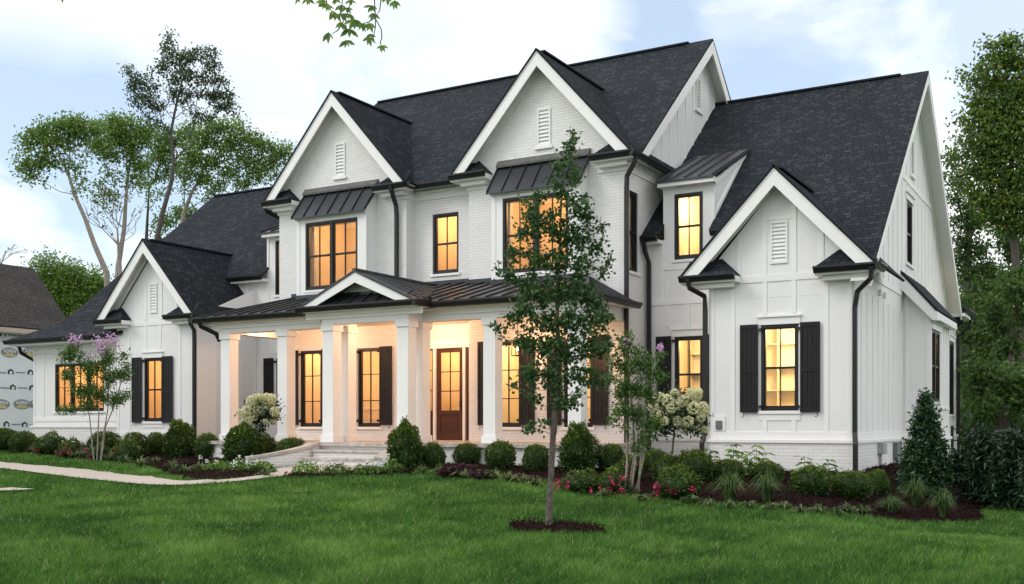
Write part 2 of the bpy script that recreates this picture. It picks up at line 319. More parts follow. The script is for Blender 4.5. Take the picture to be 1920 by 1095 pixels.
def npmesh(name, verts, faces, m, parent=None, rnd=None, loc=(0, 0, 0), smooth=False):
    verts = np.asarray(verts, np.float32) - np.asarray(loc, np.float32); faces = np.asarray(faces, np.int32); k = faces.shape[1]
    me = bpy.data.meshes.new(name); me.vertices.add(len(verts)); me.vertices.foreach_set('co', verts.ravel())
    me.loops.add(faces.size); me.loops.foreach_set('vertex_index', faces.ravel()); me.polygons.add(len(faces))
    me.polygons.foreach_set('loop_start', np.arange(0, faces.size, k, dtype=np.int32)); me.polygons.foreach_set('loop_total', np.full(len(faces), k, np.int32))
    if smooth: me.polygons.foreach_set('use_smooth', np.ones(len(faces), bool))
    me.update(calc_edges=True)
    if rnd is not None:
        a = me.attributes.new('rnd', 'FLOAT', 'POINT'); a.data.foreach_set('value', np.asarray(rnd, np.float32))
    me.materials.append(M[m] if isinstance(m, str) else m)
    o = bpy.data.objects.new(name, me); COL.objects.link(o); o.location = loc
    setparent(o, parent); return o
def nrm(a): return a / np.maximum(np.linalg.norm(a, axis=-1, keepdims=True), 1e-9)
def leaf_geo(c, L, Wd, rng, down=0.3, out=None, outw=0.0, fold=0.12):
    n = len(c); d = rng.normal(size=(n, 3)); d[:, 2] -= down
    if out is not None: d = nrm(d) + out * outw
    d = nrm(d); r = nrm(np.cross(d, rng.normal(size=(n, 3)) + np.array([0, 0, 1.2]))); u = np.cross(r, d)
    L = (L * rng.uniform(0.65, 1.25, n))[:, None]; w = (Wd * rng.uniform(0.75, 1.2, n))[:, None]
    v = np.stack([c, c + d * L * 0.45 + r * w / 2 + u * L * fold, c + d * L, c + d * L * 0.45 - r * w / 2 + u * L * fold], 1)
    return v.reshape(-1, 3), np.arange(n * 4).reshape(-1, 4), np.repeat(rng.uniform(0, 1, n), 4)
def leaf_obj(name, c, L, Wd, m, parent, rng, down=0.3, out=None, outw=0.0, loc=(0, 0, 0), clump=None, fold=0.12):
    v, f, r = leaf_geo(np.asarray(c), L, Wd, rng, down, out, outw, fold)
    if clump is not None: r = np.clip(r * 0.55 + np.repeat(clump, 4) * 0.45, 0, 1)
    return npmesh(name, v, f, m, parent, r, loc)

def grow(trunk, radii, targets, rng, bal=0.35, step=0.5, jit=0.06, rmin=0.008, power=0.5):
    nodes = []; par = []; plen = []; fixed = []
    seg = []
    for i in range(len(trunk) - 1):
        a, b = Vector(trunk[i]), Vector(trunk[i + 1]); k = max(1, int((b - a).length / step))
        for j in range(k): seg.append((a.lerp(b, j / k), radii[i] + (radii[i + 1] - radii[i]) * j / k))
    seg.append((Vector(trunk[-1]), radii[-1]))
    for i, (p, r) in enumerate(seg):
        nodes.append(tuple(p)); par.append(i - 1); fixed.append(r); plen.append(0 if i == 0 else plen[-1] + (Vector(p) - Vector(seg[i - 1][0])).length)
    lo = int(len(nodes) * 0.25)
    NP = np.zeros((len(targets) * 40 + len(nodes) + 10, 3)); NP[:len(nodes)] = nodes; PL = np.zeros(len(NP)); PL[:len(nodes)] = plen
    n = len(nodes); par = par + [0] * (len(NP) - n); tips = []
    T = np.asarray(targets); base = np.array(nodes[lo]); T = T[np.argsort(np.linalg.norm(T - base, axis=1))]
    for t in T:
        d = np.linalg.norm(NP[lo:n] - t, axis=1); below = np.clip(NP[lo:n, 2] - t[2], 0, None)
        j = lo + int(np.argmin(d + bal * PL[lo:n] * 0.5 + 0.8 * below)); dist = np.linalg.norm(NP[j] - t); k = max(1, min(30, int(dist / step))); prev = j; a = NP[j].copy()
        sag = rng.normal(0, jit, 3) * dist
        for s in range(1, k + 1):
            f = s / k; q = a + (t - a) * f + sag * math.sin(math.pi * f)
            q[2] += 0.10 * dist * (f ** 1.6 - f)
            NP[n] = q; par[n] = prev; PL[n] = PL[prev] + np.linalg.norm(q - NP[prev]); prev = n; n += 1
            if n >= len(NP) - 2: break
        tips.append(prev)
        if n >= len(NP) - 40: break
    cnt = np.zeros(n); 
    for t in tips: cnt[t] += 1
    for i in range(n - 1, 0, -1): cnt[par[i]] += cnt[i]
    R = np.maximum(rmin, radii[-1] * 1.2 * (np.maximum(cnt, 0.3) / max(1, cnt.max())) ** power)
    for i, r in enumerate(fixed): R[i] = max(R[i] * 0.0, r)
    return NP[:n], np.array(par[:n]), R, np.array(tips), len(fixed)
def limb_obj(name, NP, par, R, nf, m, parent, loc=(0, 0, 0), sides=6):
    idx = np.arange(1, len(NP)); a = NP[par[idx]]; b = NP[idx]; ra = R[par[idx]].copy(); rb = R[idx]
    br = (par[idx] < nf) & (idx >= nf); ra[br] = np.minimum(ra[br], rb[br] * 1.5)
    ra = np.minimum(ra, rb * 1.8 + 0.002); d = nrm(b - a); ref = np.where(np.abs(d[:, 2:3]) < 0.9, np.array([[0, 0, 1.0]]), np.array([[1.0, 0, 0]]))
    e1 = nrm(np.cross(d, ref)); e2 = np.cross(d, e1); a = a - d * (ra * 0.3)[:, None]
    t = np.arange(sides) * 2 * math.pi / sides
    off = e1[:, None, :] * np.cos(t)[None, :, None] + e2[:, None, :] * np.sin(t)[None, :, None]
    v = np.concatenate([a[:, None] + off * ra[:, None, None], b[:, None] + off * rb[:, None, None]], 1).reshape(-1, 3)
    k = np.arange(sides); k2 = (k + 1) % sides
    q = np.stack([k, k2, k2 + sides, k + sides], 1); f = (q[None] + (np.arange(len(idx)) * 2 * sides)[:, None, None]).reshape(-1, 4)
    return npmesh(name, v, f, m, parent, None, loc, True)
def clump_pts(clumps, dens, rng, w0, dscale=1.0):
    pts = []
    for c in clumps:
        px, py, rx, ry = c[:4]; n = max(2, int(dens * rx * ry * (c[4] if len(c) > 4 else 1))); dw = c[5] if len(c) > 5 else 0.0
        r = nrm(rng.normal(size=(n, 3))) * (rng.uniform(0, 1, (n, 1)) ** 0.4)
        for a in r:
            w = w0 + dw + a[2] * (rx + ry) / 2 * w0 / F * dscale; pts.append(tuple(P(px + a[0] * rx, py + a[1] * ry, w)))
    return np.array(pts)

# ------------------------------------------------------------------ house
HOUSE = empty('house', (-16, 26, -1), 'large white two-storey brick and board house with dark shingle roofs and lit windows', 'house')
def TY(c): return lambda a, d, z: (a, c + d, z)
def TX(c): return lambda a, d, z: (c - d, a, z)
def TT(axis, c): return TY(c) if axis == 'y' else TX(c)
def wall(name, axis, c, outline, holes, m, parent=HOUSE, reveal=0.14, thick=0.0):
    T = TT(axis, c); b = MB(T)
    loops = [[Vector((a, z, 0)) for a, z in outline]] + [[Vector((h[0], h[2], 0)), Vector((h[1], h[2], 0)), Vector((h[1], h[3], 0)), Vector((h[0], h[3], 0))] for h in holes]
    flat = [p for l in loops for p in l]; tri = tessellate_polygon(loops)
    b.add([(p.x, 0, p.y) for p in flat], [tuple(t) for t in tri])
    for h in holes:
        a0, a1, z0, z1 = h
        c4 = [(a0, z0), (a1, z0), (a1, z1), (a0, z1)]
        for i in range(4):
            p, q = c4[i], c4[(i + 1) % 4]; b.add([(p[0], 0, p[1]), (q[0], 0, q[1]), (q[0], reveal, q[1]), (p[0], reveal, p[1])], [(0, 1, 2, 3)])
    return b.build(name, m, parent)
def window(axis, c, a0, a1, z0, z1, units=1, cols=2, rows=2, sash=True, sill='trim', head=False, fw=0.06, crown=False, parent=HOUSE, mull=0.09, silly=0.05, d0=0.0):
    T = TT(axis, c); b = MB(T); f0, f1 = d0 - 0.01, d0 + 0.11
    b.box(a0, a0 + fw, f0, f1, z0, z1); b.box(a1 - fw, a1, f0, f1, z0, z1)
    b.box(a0 + fw, a1 - fw, f0, f1, z1 - fw, z1); b.box(a0 + fw, a1 - fw, f0, f1, z0, z0 + fw)
    uw = (a1 - a0 - 2 * fw - (units - 1) * mull) / units; pn = MB(T)
    for u in range(units):
        x0 = a0 + fw + u * (uw + mull); x1 = x0 + uw
        if u: b.box(x0 - mull, x0, f0, f1, z0 + fw, z1 - fw)
        s = 0.035; zm = (z0 + z1) / 2
        b.box(x0, x0 + s, f0 + 0.03, f1 - 0.02, z0 + fw, z1 - fw); b.box(x1 - s, x1, f0 + 0.03, f1 - 0.02, z0 + fw, z1 - fw)
        b.box(x0 + s, x1 - s, f0 + 0.03, f1 - 0.02, z0 + fw, z0 + fw + 0.05); b.box(x0 + s, x1 - s, f0 + 0.03, f1 - 0.02, z1 - fw - 0.035, z1 - fw)
        if sash: b.box(x0 + s, x1 - s, f0 + 0.02, f1 - 0.03, zm - 0.025, zm + 0.025)
        for k in range(1, cols): xm = x0 + s + (x1 - x0 - 2 * s) * k / cols; b.box(xm - 0.011, xm + 0.011, f0 + 0.035, f0 + 0.075, z0 + fw + 0.05, z1 - fw - 0.035)
        for k in range(1, rows):
            if sash and k * 2 == rows: continue
            zz = z0 + (z1 - z0) * k / rows; b.box(x0 + s, x1 - s, f0 + 0.036, f0 + 0.074, zz - 0.011, zz + 0.011)
        pn.poly([(x0 + s, f0 + 0.055, z0 + fw + 0.05), (x1 - s, f0 + 0.055, z0 + fw + 0.05), (x1 - s, f0 + 0.055, z1 - fw - 0.035), (x0 + s, f0 + 0.055, z1 - fw - 0.035)])
    cx = T((a0 + a1) / 2, 0, z0)
    o = b.build('window', 'black', parent, loc=cx); pn.build('pane', 'glass', o)
    if sill: k = MB(T).box(a0 - 0.06, a1 + 0.06, -silly, 0.05, z0 - 0.07, z0 - 0.004); k.build('sill', sill, o, bevel=0.004)
    if head:
        k = MB(T).box(a0 - 0.04, a1 + 0.04, -0.03, 0.0, z1 + 0.004, z1 + 0.16); k.box(a0 - 0.07, a1 + 0.07, -0.07, 0.0, z1 + 0.163, z1 + 0.20); k.build('window_head', 'trim', o)
    return o
def shutter(axis, c, a0, a1, z0, z1, hinge=1, hook=True):
    T = TT(axis, c); b = MB(T); s = 0.055; y0, y1 = -0.075, -0.04
    b.box(a0, a0 + s, y0, y1, z0, z1); b.box(a1 - s, a1, y0, y1, z0, z1); zm = z0 + (z1 - z0) * 0.47
    for q0, q1 in ((z0, z0 + 0.09), (z1 - 0.09, z1), (zm - 0.04, zm + 0.04)): b.box(a0 + s, a1 - s, y0, y1, q0, q1)
    w = (a1 - a0 - 2 * s) / 3
    for k in range(3): b.box(a0 + s + k * w + 0.004, a0 + s + (k + 1) * w - 0.004, y0 + 0.012, y1, z0 + 0.09, z1 - 0.09)
    o = b.build('shutter', 'shutter', HOUSE, loc=T((a0 + a1) / 2, -0.05, z0), bevel=0.003)
    ha = a1 if hinge > 0 else a0
    for zz in (z0 + 0.12, z1 - 0.12): h = MB(T); h.box(min(ha, ha + hinge * 0.09), max(ha, ha + hinge * 0.09), -0.07, -0.05, zz - 0.015, zz + 0.015); h.box(ha + hinge * 0.06 - 0.02, ha + hinge * 0.06 + 0.02, -0.08, 0.0, zz - 0.035, zz + 0.035); h.build('shutter_hinge', 'iron', o)
    if hook:
        xa = a0 + 0.07 if hinge > 0 else a1 - 0.07
        k = MB(T).tube([(xa, -0.06, z0 + 0.03), (xa + 0.01, -0.09, z0 - 0.03), (xa + 0.03, -0.09, z0 - 0.08), (xa, -0.09, z0 - 0.11), (xa - 0.03, -0.09, z0 - 0.09)], 0.009, 5); k.build('shutter_hook', 'iron', o)
    return o
def vent(axis, c, a0, a1, z0, z1, sill=True, n=9):
    T = TT(axis, c); b = MB(T); s = 0.045
    b.box(a0, a0 + s, -0.035, 0.02, z0, z1); b.box(a1 - s, a1, -0.035, 0.02, z0, z1); b.box(a0 + s, a1 - s, -0.035, 0.02, z1 - s, z1); b.box(a0 + s, a1 - s, -0.035, 0.02, z0, z0 + s)
    o = b.build('gable_vent', 'trim', HOUSE); g = MB(T); h = (z1 - z0 - 2 * s) / n
    for k in range(n):
        z = z0 + s + k * h; g.extr([(a0 + s, -0.03, z), (a0 + s, -0.03, z + 0.02), (a0 + s, 0.03, z + h * 0.95), (a0 + s, 0.03, z + h * 0.8)], (0, 0, 0)) if False else g.add([(a0 + s, -0.03, z), (a1 - s, -0.03, z), (a1 - s, 0.015, z + h * 0.8), (a0 + s, 0.015, z + h * 0.8), (a0 + s, -0.03, z + 0.012), (a1 - s, -0.03, z + 0.012), (a1 - s, 0.015, z + h * 0.8 + 0.012), (a0 + s, 0.015, z + h * 0.8 + 0.012)], [(0, 1, 2, 3), (4, 5, 6, 7), (0, 1, 5, 4)])
    g.build('louvres', 'trim', o)
    MB(T).poly([(a0 + s, 0.02, z0 + s), (a1 - s, 0.02, z0 + s), (a1 - s, 0.02, z1 - s), (a0 + s, 0.02, z1 - s)]).build('vent_screen', 'grey', o)
    if sill: MB(T).box(a0 - 0.06, a1 + 0.06, -0.06, 0.0, z0 - 0.07, z0 - 0.003).build('vent_sill', 'trim', o)
def gutter(p0, p1, out, parent=HOUSE, w=0.13, h=0.135):
    p0, p1, out = Vector(p0), Vector(p1), Vector(out)
    prof = [(0, 0), (0, -h), (w * 0.55, -h), (w * 0.8, -h * 0.45), (w, -h * 0.3), (w, 0.0)]
    return MB().extr([p0 + out * a + Vector((0, 0, b)) for a, b in prof], p1 - p0).build('gutter', 'black', parent)
def downspout(pts, r=0.066):
    return MB().tube(pts, r, 4, sq=True).build('downspout', 'black', HOUSE, bevel=0.006)
def bsiding(axis, c, xs, z0, z1, parent=HOUSE, w=0.07, extra=None, name='batten_boards', t=0.018):
    b = MB(TT(axis, c))
    for x in xs:
        a, q0, q1 = x if isinstance(x, tuple) else (x, z0, z1)
        b.box(a - w / 2, a + w / 2, -t, 0.0, q0, q1)
    for e in (extra or []): b.box(*e)
    return b.build(name, 'trim', parent, bevel=0.002)
def gable_front(xc, hw, yb, yw, ze, zr, yback, rlen, m='shingle', wallh=None, frieze=0.2, lr=(1, 1)):
    sl = (zr - ze) / hw
    for s in (-1, 1):
        r = MB(); r.roof([(xc, yb - 0.03, zr), (xc, yback, zr), (xc + s * (hw + 0.02), yback, ze - 0.02 * sl), (xc + s * (hw + 0.02), yb - 0.03, ze - 0.02 * sl)], 0.05); r.build('gable_roof', m, HOUSE)
        bv = 0.37; t0 = 0.07
        b = MB(); b.extr([(xc, yb, zr - t0), (xc + s * hw, yb, ze - t0), (xc + s * (hw - 0.02), yb, ze - t0 - 0.03), (xc + s * (hw - (bv - 0.03) / sl), yb, ze - t0 - 0.03), (xc, yb, zr - t0 - bv)], (0, 0.04, 0)); b.build('barge_board', 'trim', HOUSE)
        b = MB(); b.extr([(xc, yb - 0.012, zr - t0 + 0.01), (xc + s * hw, yb - 0.012, ze - t0 + 0.01), (xc + s * hw, yb - 0.012, ze - t0 - 0.05), (xc, yb - 0.012, zr - t0 - 0.05)], (0, 0.01, 0)); b.build('drip_moulding', 'trim', HOUSE)
        b = MB(); b.extr([(xc, yb + 0.041, zr - 0.09), (xc + s * hw, yb + 0.041, ze - 0.09), (xc + s * hw, yb + 0.041, ze - 0.13), (xc, yb + 0.041, zr - 0.13)], (0, yw - yb - 0.04, 0)); b.build('soffit', 'trim', HOUSE)
        b = MB(); b.extr([(xc, yw - 0.05, zr - 0.135), (xc + s * (hw - .1), yw - 0.05, ze - 0.135 + .1 * sl), (xc + s * (hw - .1), yw - 0.05, ze - 0.135 - frieze + .1 * sl), (xc, yw - 0.05, zr - 0.135 - frieze)], (0, 0.05, 0)); b.build('frieze_board', 'trim', HOUSE)
        if lr[0 if s < 0 else 1]:
            xe = xc + s * (hw + 0.02); xi = xc + s * (hw - rlen); h = 0.36
            x0, x1 = sorted((xe, xi))
            MB().roof([(xe, yb - 0.02, ze - 0.04), (xi, yb - 0.02, ze - 0.04), (xi + s * 0.42, yw, ze + h), (xe - s * 0.1, yw, ze + h)], 0.03).build('eave_return_roof', m, HOUSE)
            MB().roof([(xi, yb - 0.02, ze - 0.04), (xi, yw, ze - 0.04), (xi + s * 0.42, yw, ze + h)], 0.0).build('eave_return_roof', m, HOUSE)
            MB().box(x0, x1, yb + 0.0, yw, ze - 0.20, ze - 0.075).build('eave_return', 'trim', HOUSE)
            MB().box(x0 + (0.12 if s > 0 else 0.2), x1 - (0.2 if s > 0 else 0.12), yb + 0.16, yw, ze - 0.30, ze - 0.203).build('cornice', 'trim', HOUSE)
            gutter((x0, yb - 0.0, ze - 0.03), (x1 + (0.0), yb - 0.0, ze - 0.03), (0, -1, 0))
    MB().bar((xc, yb + 0.25, zr - 0.005), (xc, yback - 0.1, zr - 0.005), 0.2, 0.045).build('ridge_cap', m, HOUSE)

# --- centre block, two storeys, painted brick
YC, YR = 23.24, 23.64
XA0, XA1, XB0, XB1 = -21.32, -16.76, -14.75, -10.28
EZ, RZ = 6.52, 9.35
YD = 23.9
GWZ = (-0.05, 2.14)
W1, W2, W3, W4 = (-20.52, -19.72), (-18.42, -17.62), (-13.98, -13.18), (-11.96, -11.16)
wall('front_wall', 'y', YC, [(XA0, -1.3), (XA1, -1.3), (XA1, 6.75), (-19.04, 9.22), (XA0, 6.75)], [(*W1, *GWZ), (*W2, *GWZ), (-20.0, -18.0, 3.85, 5.7)], 'brick')
wall('front_wall', 'y', YC, [(XB0, -1.3), (XB1, -1.3), (XB1, 6.75), (-12.52, 9.22), (XB0, 6.75)], [(*W3, *GWZ), (*W4, *GWZ), (-13.5, -11.5, 3.85, 5.7)], 'brick')
wall('front_wall', 'y', YR, [(XA1, 3.0), (XB0, 3.0), (XB0, 6.6), (XA1, 6.6)], [(-16.17, -15.33, 4.09, 5.72)], 'brick')
wall('side_wall', 'x', XA1, [(YC, -1.3), (YD, -1.3), (YD, 6.6), (YC, 6.6)], [], 'brick')
wall('side_wall', 'x', XB0, [(YC, -1.3), (YD, -1.3), (YD, 6.6), (YC, 6.6)], [], 'brick')
wall('side_wall', 'x', XA0, [(YC, -1.3), (31.5, -1.3), (31.5, 6.6), (YC, 6.6)], [], 'brick')
wall('side_wall', 'x', XB1, [(YC, -1.3), (33.5, -1.3), (33.5, 6.5), (YC, 6.5)], [(23.44, 24.0, 3.74, 5.7)], 'brick')
wall('gable_wall', 'x', XB1 + 0.003, [(23.3, 6.503), (33.5, 6.503), (28.4, 10.75)], [], 'siding')
wall('rear_wall', 'y', 33.5, [(XA0, -1.3), (XB1, -1.3), (XB1, 6.5), (XA0, 6.5)], [], 'siding')
window('x', XB1, 23.44, 24.0, 3.74, 5.7, cols=1, sill='trim', d0=0.05)
window('y', YR, -16.17, -15.33, 4.09, 5.72, d0=0.04)
for w_ in (W1, W2, W3, W4): window('y', YC, *w_, *GWZ, cols=2, rows=3, sash=False, d0=0.03)
shutter('y', YC, W1[0] - 0.44, W1[0] - 0.04, 0.0, 2.16); shutter('y', YC, W1[1] + 0.04, W1[1] + 0.44, 0.0, 2.16, -1)
shutter('y', YC, W2[0] - 0.44, W2[0] - 0.04, 0.0, 2.16); shutter('y', YC, W2[1] - 0.0, W2[1] + 0.42, 0.0, 2.16, -1)
shutter('y', YC, W3[0] - 0.46, W3[0] - 0.06, 0.0, 2.16); shutter('y', YC, W3[1] - 0.0, W3[1] + 0.42, 0.0, 2.16, -1)
shutter('y', YC, W4[0] - 0.44, W4[0] - 0.04, 0.0, 2.16); shutter('y', YC, W4[1] - 0.0, W4[1] + 0.44, 0.0, 2.16, -1)
# frieze boards and soffits of the centre block
fb = MB(); fb.box(XA1 + 0.03, XB0 - 0.03, YR - 0.035, YR - 0.002, 6.13, 6.4); fb.box(XA1, XA1 + 0.035, YC - 0.035, YR - 0.036, 6.13, 6.4)
fb.box(-17.3, XA1, YC - 0.036, YC - 0.002, 6.13, 6.4); fb.box(XB0 - 0.035, XB0 + 0.55, YC - 0.036, YC - 0.002, 6.13, 6.4); fb.box(XA0 - 0.035, XA0 + 0.5, YC - 0.036, YC - 0.002, 6.13, 6.4)
fb.box(-11.0, XB1 + 0.035, YC - 0.036, YC - 0.002, 6.13, 6.4); fb.box(XB1 + 0.002, XB1 + 0.035, YC, 25.6, 6.13, 6.4)
each(fb, 'frieze_board', 'trim')
sf = MB(); sf.box(XA1 - 0.6, XB0 + 0.2, 23.26, YR, 6.405, 6.44); sf.box(XB1, -9.97, 22.87, 25.6, 6.405, 6.44); sf.box(-16.8, -16.4, 22.87, 23.3, 6.406, 6.441)
for k in range(3): sf.box(XA1 + 0.04, XB0 - 0.04, YR - 0.04 - 0.09 + k * 0.03, YR - 0.036, 6.30 + k * 0.035, 6.335 + k * 0.035)
for k in range(3): sf.box(XB1 + 0.036, XB1 + 0.13 - (2 - k) * 0.03, YC - 0.02, 25.55, 6.301 + k * 0.035, 6.336 + k * 0.035)
each(sf, 'soffit', 'trim')
gable_front(-19.04, 2.52, 22.85, YC, EZ, RZ, 26.9, 1.05)
gable_front(-12.52, 2.54, 22.85, YC, EZ, RZ, 26.9, 1.05)
vent('y', YC, -19.22, -18.86, 7.0, 7.95); vent('y', YC, -12.70, -12.32, 7.0, 7.95)
vent('x', XB1 + 0.003, 28.02, 28.46, 8.85, 9.75)
gutter((-16.5, 23.25, EZ - 0.03), (-14.9, 23.25, EZ - 0.03), (0, -1, 0)); gutter((-16.5, 22.85, EZ - 0.03), (-16.5, 23.25, EZ - 0.03), (1, 0, 0))
gutter((-9.98, 22.75, EZ - 0.03), (-9.98, 25.5, EZ - 0.03), (1, 0, 0))
MB().roof([(-9.96, 22.85, 6.50), (-9.96, 25.5, 6.50), (-10.28, 25.5, 6.72), (-10.28, 22.95, 6.72)], 0.02).build('eave_roof', 'shingle', HOUSE)
# main roof
MS = 0.8486
def mz(y): return EZ - 0.02 + MS * (y - 23.25)
MB().roof([(-21.7, 23.25, mz(23.25)), (-9.9, 23.25, mz(23.25)), (-9.9, 28.4, mz(28.4)), (-21.7, 28.4, mz(28.4))], 0.05).build('main_roof', 'shingle', HOUSE)
MB().roof([(-21.7, 33.75, mz(23.25)), (-9.9, 33.75, mz(23.25)), (-9.9, 28.4, mz(28.4)), (-21.7, 28.4, mz(28.4))], 0.05).build('main_roof', 'shingle', HOUSE)
MB().bar((-21.6, 28.4, mz(28.4) - 0.01), (-10.6, 28.4, mz(28.4) - 0.01), 0.22, 0.05).build('ridge_cap', 'shingle', HOUSE)
for s, X in ((1, -9.9), (-1, -21.7)):
    for e in (23.25, 33.55):
        zr_ = mz(28.4); ze_ = mz(23.25)
        b = MB(); b.extr([(X, 28.4, zr_ - 0.07), (X, e, ze_ - 0.07), (X, e + (0.35 if e < 28 else -0.35), ze_ - 0.09), (X, 28.4, zr_ - 0.42)], (-0.04 * s, 0, 0)); b.build('barge_board', 'trim', HOUSE)
        b = MB(); b.extr([(X - 0.041 * s, 28.4, zr_ - 0.09), (X - 0.041 * s, e, ze_ - 0.09), (X - 0.041 * s, e, ze_ - 0.13), (X - 0.041 * s, 28.4, zr_ - 0.13)], (-0.34 * s, 0, 0)); b.build('soffit', 'trim', HOUSE)
b = MB()
for k in range(17):
    y = 23.75 + k * 0.58
    zt = 10.55 - MS * abs(y - 28.4)
    if zt > 6.7: b.box(XB1 + 0.004, XB1 + 0.024, y - 0.03, y + 0.03, 6.51, zt)
for s in (-1, 1): b.extr([(XB1 + 0.004, 28.4, 10.72), (XB1 + 0.004, 28.4 + s * 4.9, 10.72 - MS * 4.9), (XB1 + 0.004, 28.4 + s * 4.9, 10.52 - MS * 4.9), (XB1 + 0.004, 28.4, 10.52)], (0.04, 0, 0))
b.build('batten_boards', 'trim', HOUSE)
# upper bay windows
for x0, x1 in ((-20.22, -17.77), (-13.75, -11.3)):
    xm = (x0 + x1) / 2; yb = 22.78; wz = (3.80, 5.70)
    o = wall('bay_window_box', 'y', yb, [(x0, 3.3), (x1, 3.3), (x1, 5.98), (x0, 5.98)], [(xm - 0.93, xm + 0.93, *wz)], 'trim')
    s = MB()
    for X in (x0, x1): s.poly([(X, yb, 3.3), (X, YC, 3.3), (X, YC, 6.6), (X, yb, 5.95)])
    s.box(x0 - 0.02, x1 + 0.02, yb - 0.10, yb, 5.79, 5.86); s.box(x0 - 0.02, x0 + 0.1, yb - 0.02, yb - 0.001, 3.5, 5.78); s.box(x1 - 0.1, x1 + 0.02, yb - 0.02, yb - 0.001, 3.5, 5.78)
    s.build('bay_side', 'trim', HOUSE)
    window('y', yb, xm - 0.93, xm + 0.93, *wz, units=2, sill='trim', d0=0.02, silly=0.02)
    r = MB(); y0, z0, y1, z1 = yb - 0.18, 5.84, YC - 0.01, 6.66; xl, xr = x0 - 0.09, x1 + 0.09
    r.extr([(xl, y0, z0), (xl, y1, z1), (xl, y1, z1 - 0.12), (xl, y0, z0 - 0.035)], (xr - xl, 0, 0))
    for k in range(7):
        x = xl + 0.02 + (xr - xl - 0.04) * k / 6; r.bar((x, y0 - 0.003, z0 + 0.022), (x, y1, z1 + 0.022), 0.022, 0.045)
    r.build('bay_roof', 'metal', HOUSE)
    MB().extr([(xl + 0.0, YC - 0.003, 6.60), (xl, YC - 0.15, 6.58), (xl, YC - 0.16, 6.63), (xl, YC - 0.04, 6.78), (xl, YC - 0.003, 6.78)], (xr - xl, 0, 0)).build('bay_roof_flashing', 'lead', HOUSE)
# entrance
wall('door_wall', 'y', YD, [(XA1, -0.9), (XB0, -0.9), (XB0, 3.0), (XA1, 3.0)], [(-16.62, -14.98, -0.42, 2.12)], 'brick')
dw = MB(TY(YD)); 
for a, b_ in ((-16.68, -16.60), (-16.30, -16.22), (-15.34, -15.26), (-15.0, -14.92)): dw.box(a, b_, -0.05, 0.1, -0.42, 2.16)
dw.box(-16.60, -16.30, -0.045, 0.1, 2.10, 2.16); dw.box(-16.22, -15.34, -0.045, 0.1, 2.10, 2.16); dw.box(-15.26, -15.0, -0.045, 0.1, 2.10, 2.16); dw.box(-16.76, -14.84, -0.07, -0.002, 2.163, 2.3)
dw.build('door_surround', 'trim', HOUSE)
def leafdoor(a0, a1, st, glz0, cols, rows, nm):
    b = MB(TY(YD)); z0, z1 = -0.41, 2.095
    b.box(a0, a0 + st, 0.0, 0.05, z0, z1); b.box(a1 - st, a1, 0.0, 0.05, z0, z1); b.box(a0 + st, a1 - st, 0.0, 0.05, z1 - st, z1); b.box(a0 + st, a1 - st, 0.0, 0.05, glz0 - 0.12, glz0)
    b.box(a0 + st, a1 - st, 0.0, 0.05, z0, z0 + 0.2); b.box(a0 + st, a1 - st, 0.018, 0.04, z0 + 0.2, glz0 - 0.12)
    if nm == 'door': b.box(a0 + st + 0.06, a1 - st - 0.06, 0.006, 0.018, z0 + 0.27, glz0 - 0.19)
    for k in range(1, cols): x = a0 + st + (a1 - a0 - 2 * st) * k / cols; b.box(x - 0.012, x + 0.012, 0.008, 0.042, glz0, z1 - st)
    for k in range(1, rows): z = glz0 + (z1 - st - glz0) * k / rows; b.box(a0 + st, a1 - st, 0.009, 0.041, z - 0.012, z + 0.012)
    o = b.build(nm, 'wood', HOUSE, bevel=0.003, loc=((a0 + a1) / 2, YD, z0))
    MB(TY(YD)).poly([(a0 + st, 0.025, glz0), (a1 - st, 0.025, glz0), (a1 - st, 0.025, z1 - st), (a0 + st, 0.025, z1 - st)]).build('pane', 'glass', o)
    return o
dr = leafdoor(-16.21, -15.35, 0.12, 0.40, 2, 3, 'door')
h = MB(TY(YD)); h.box(-15.44, -15.40, -0.02, 0.0, 0.42, 0.72); h.tube([(-15.42, -0.02, 0.66), (-15.42, -0.07, 0.64), (-15.42, -0.07, 0.5), (-15.42, -0.02, 0.46)], 0.01, 6); h.build('door_handle', 'iron', dr)
leafdoor(-16.59, -16.31, 0.05, 0.40, 1, 3, 'sidelight'); leafdoor(-15.25, -15.01, 0.05, 0.40, 1, 3, 'sidelight')

# --- porch
FZ = -0.43
pf = MB(); pf.box(-21.75, -10.02, 20.62, 23.9, -0.50, FZ); pf.build('porch_floor', 'floor', HOUSE)
st = MB(); st.box(-21.85, -17.5, 20.52, 20.95, -0.515, FZ + 0.004); st.box(-14.2, -9.92, 20.52, 20.95, -0.515, FZ + 0.004); st.box(-10.25, -9.925, 20.951, 23.2, -0.515, FZ + 0.004)
st.box(-17.5, -14.2, 19.93, 20.95, -0.515, FZ + 0.005); st.box(-21.85, -21.5, 20.951, 24.5, -0.515, FZ + 0.004)
each(st, 'porch_coping', 'stone')
pb = MB(); pb.box(-21.75, -10.0, 20.62, 20.8, -1.6, -0.517); pb.box(-10.15, -10.0, 20.81, 23.2, -1.6, -0.517); pb.box(-17.4, -14.3, 20.02, 20.6, -1.6, -0.518); pb.build('porch_base', 'brick', HOUSE)
for k, (z, y) in enumerate(((-0.60, 19.62), (-0.77, 19.28), (-0.93, 18.95))):
    e = MB(); e.box(-16.98, -14.72, y, y + 0.39, z - 0.06, z); e.build('step_tread', 'stone', HOUSE, bevel=0.012)
    e = MB(); e.box(-16.96, -14.74, y + 0.05, y + 0.39, z - 0.3, z - 0.062); e.build('step_riser', 'brick', HOUSE)
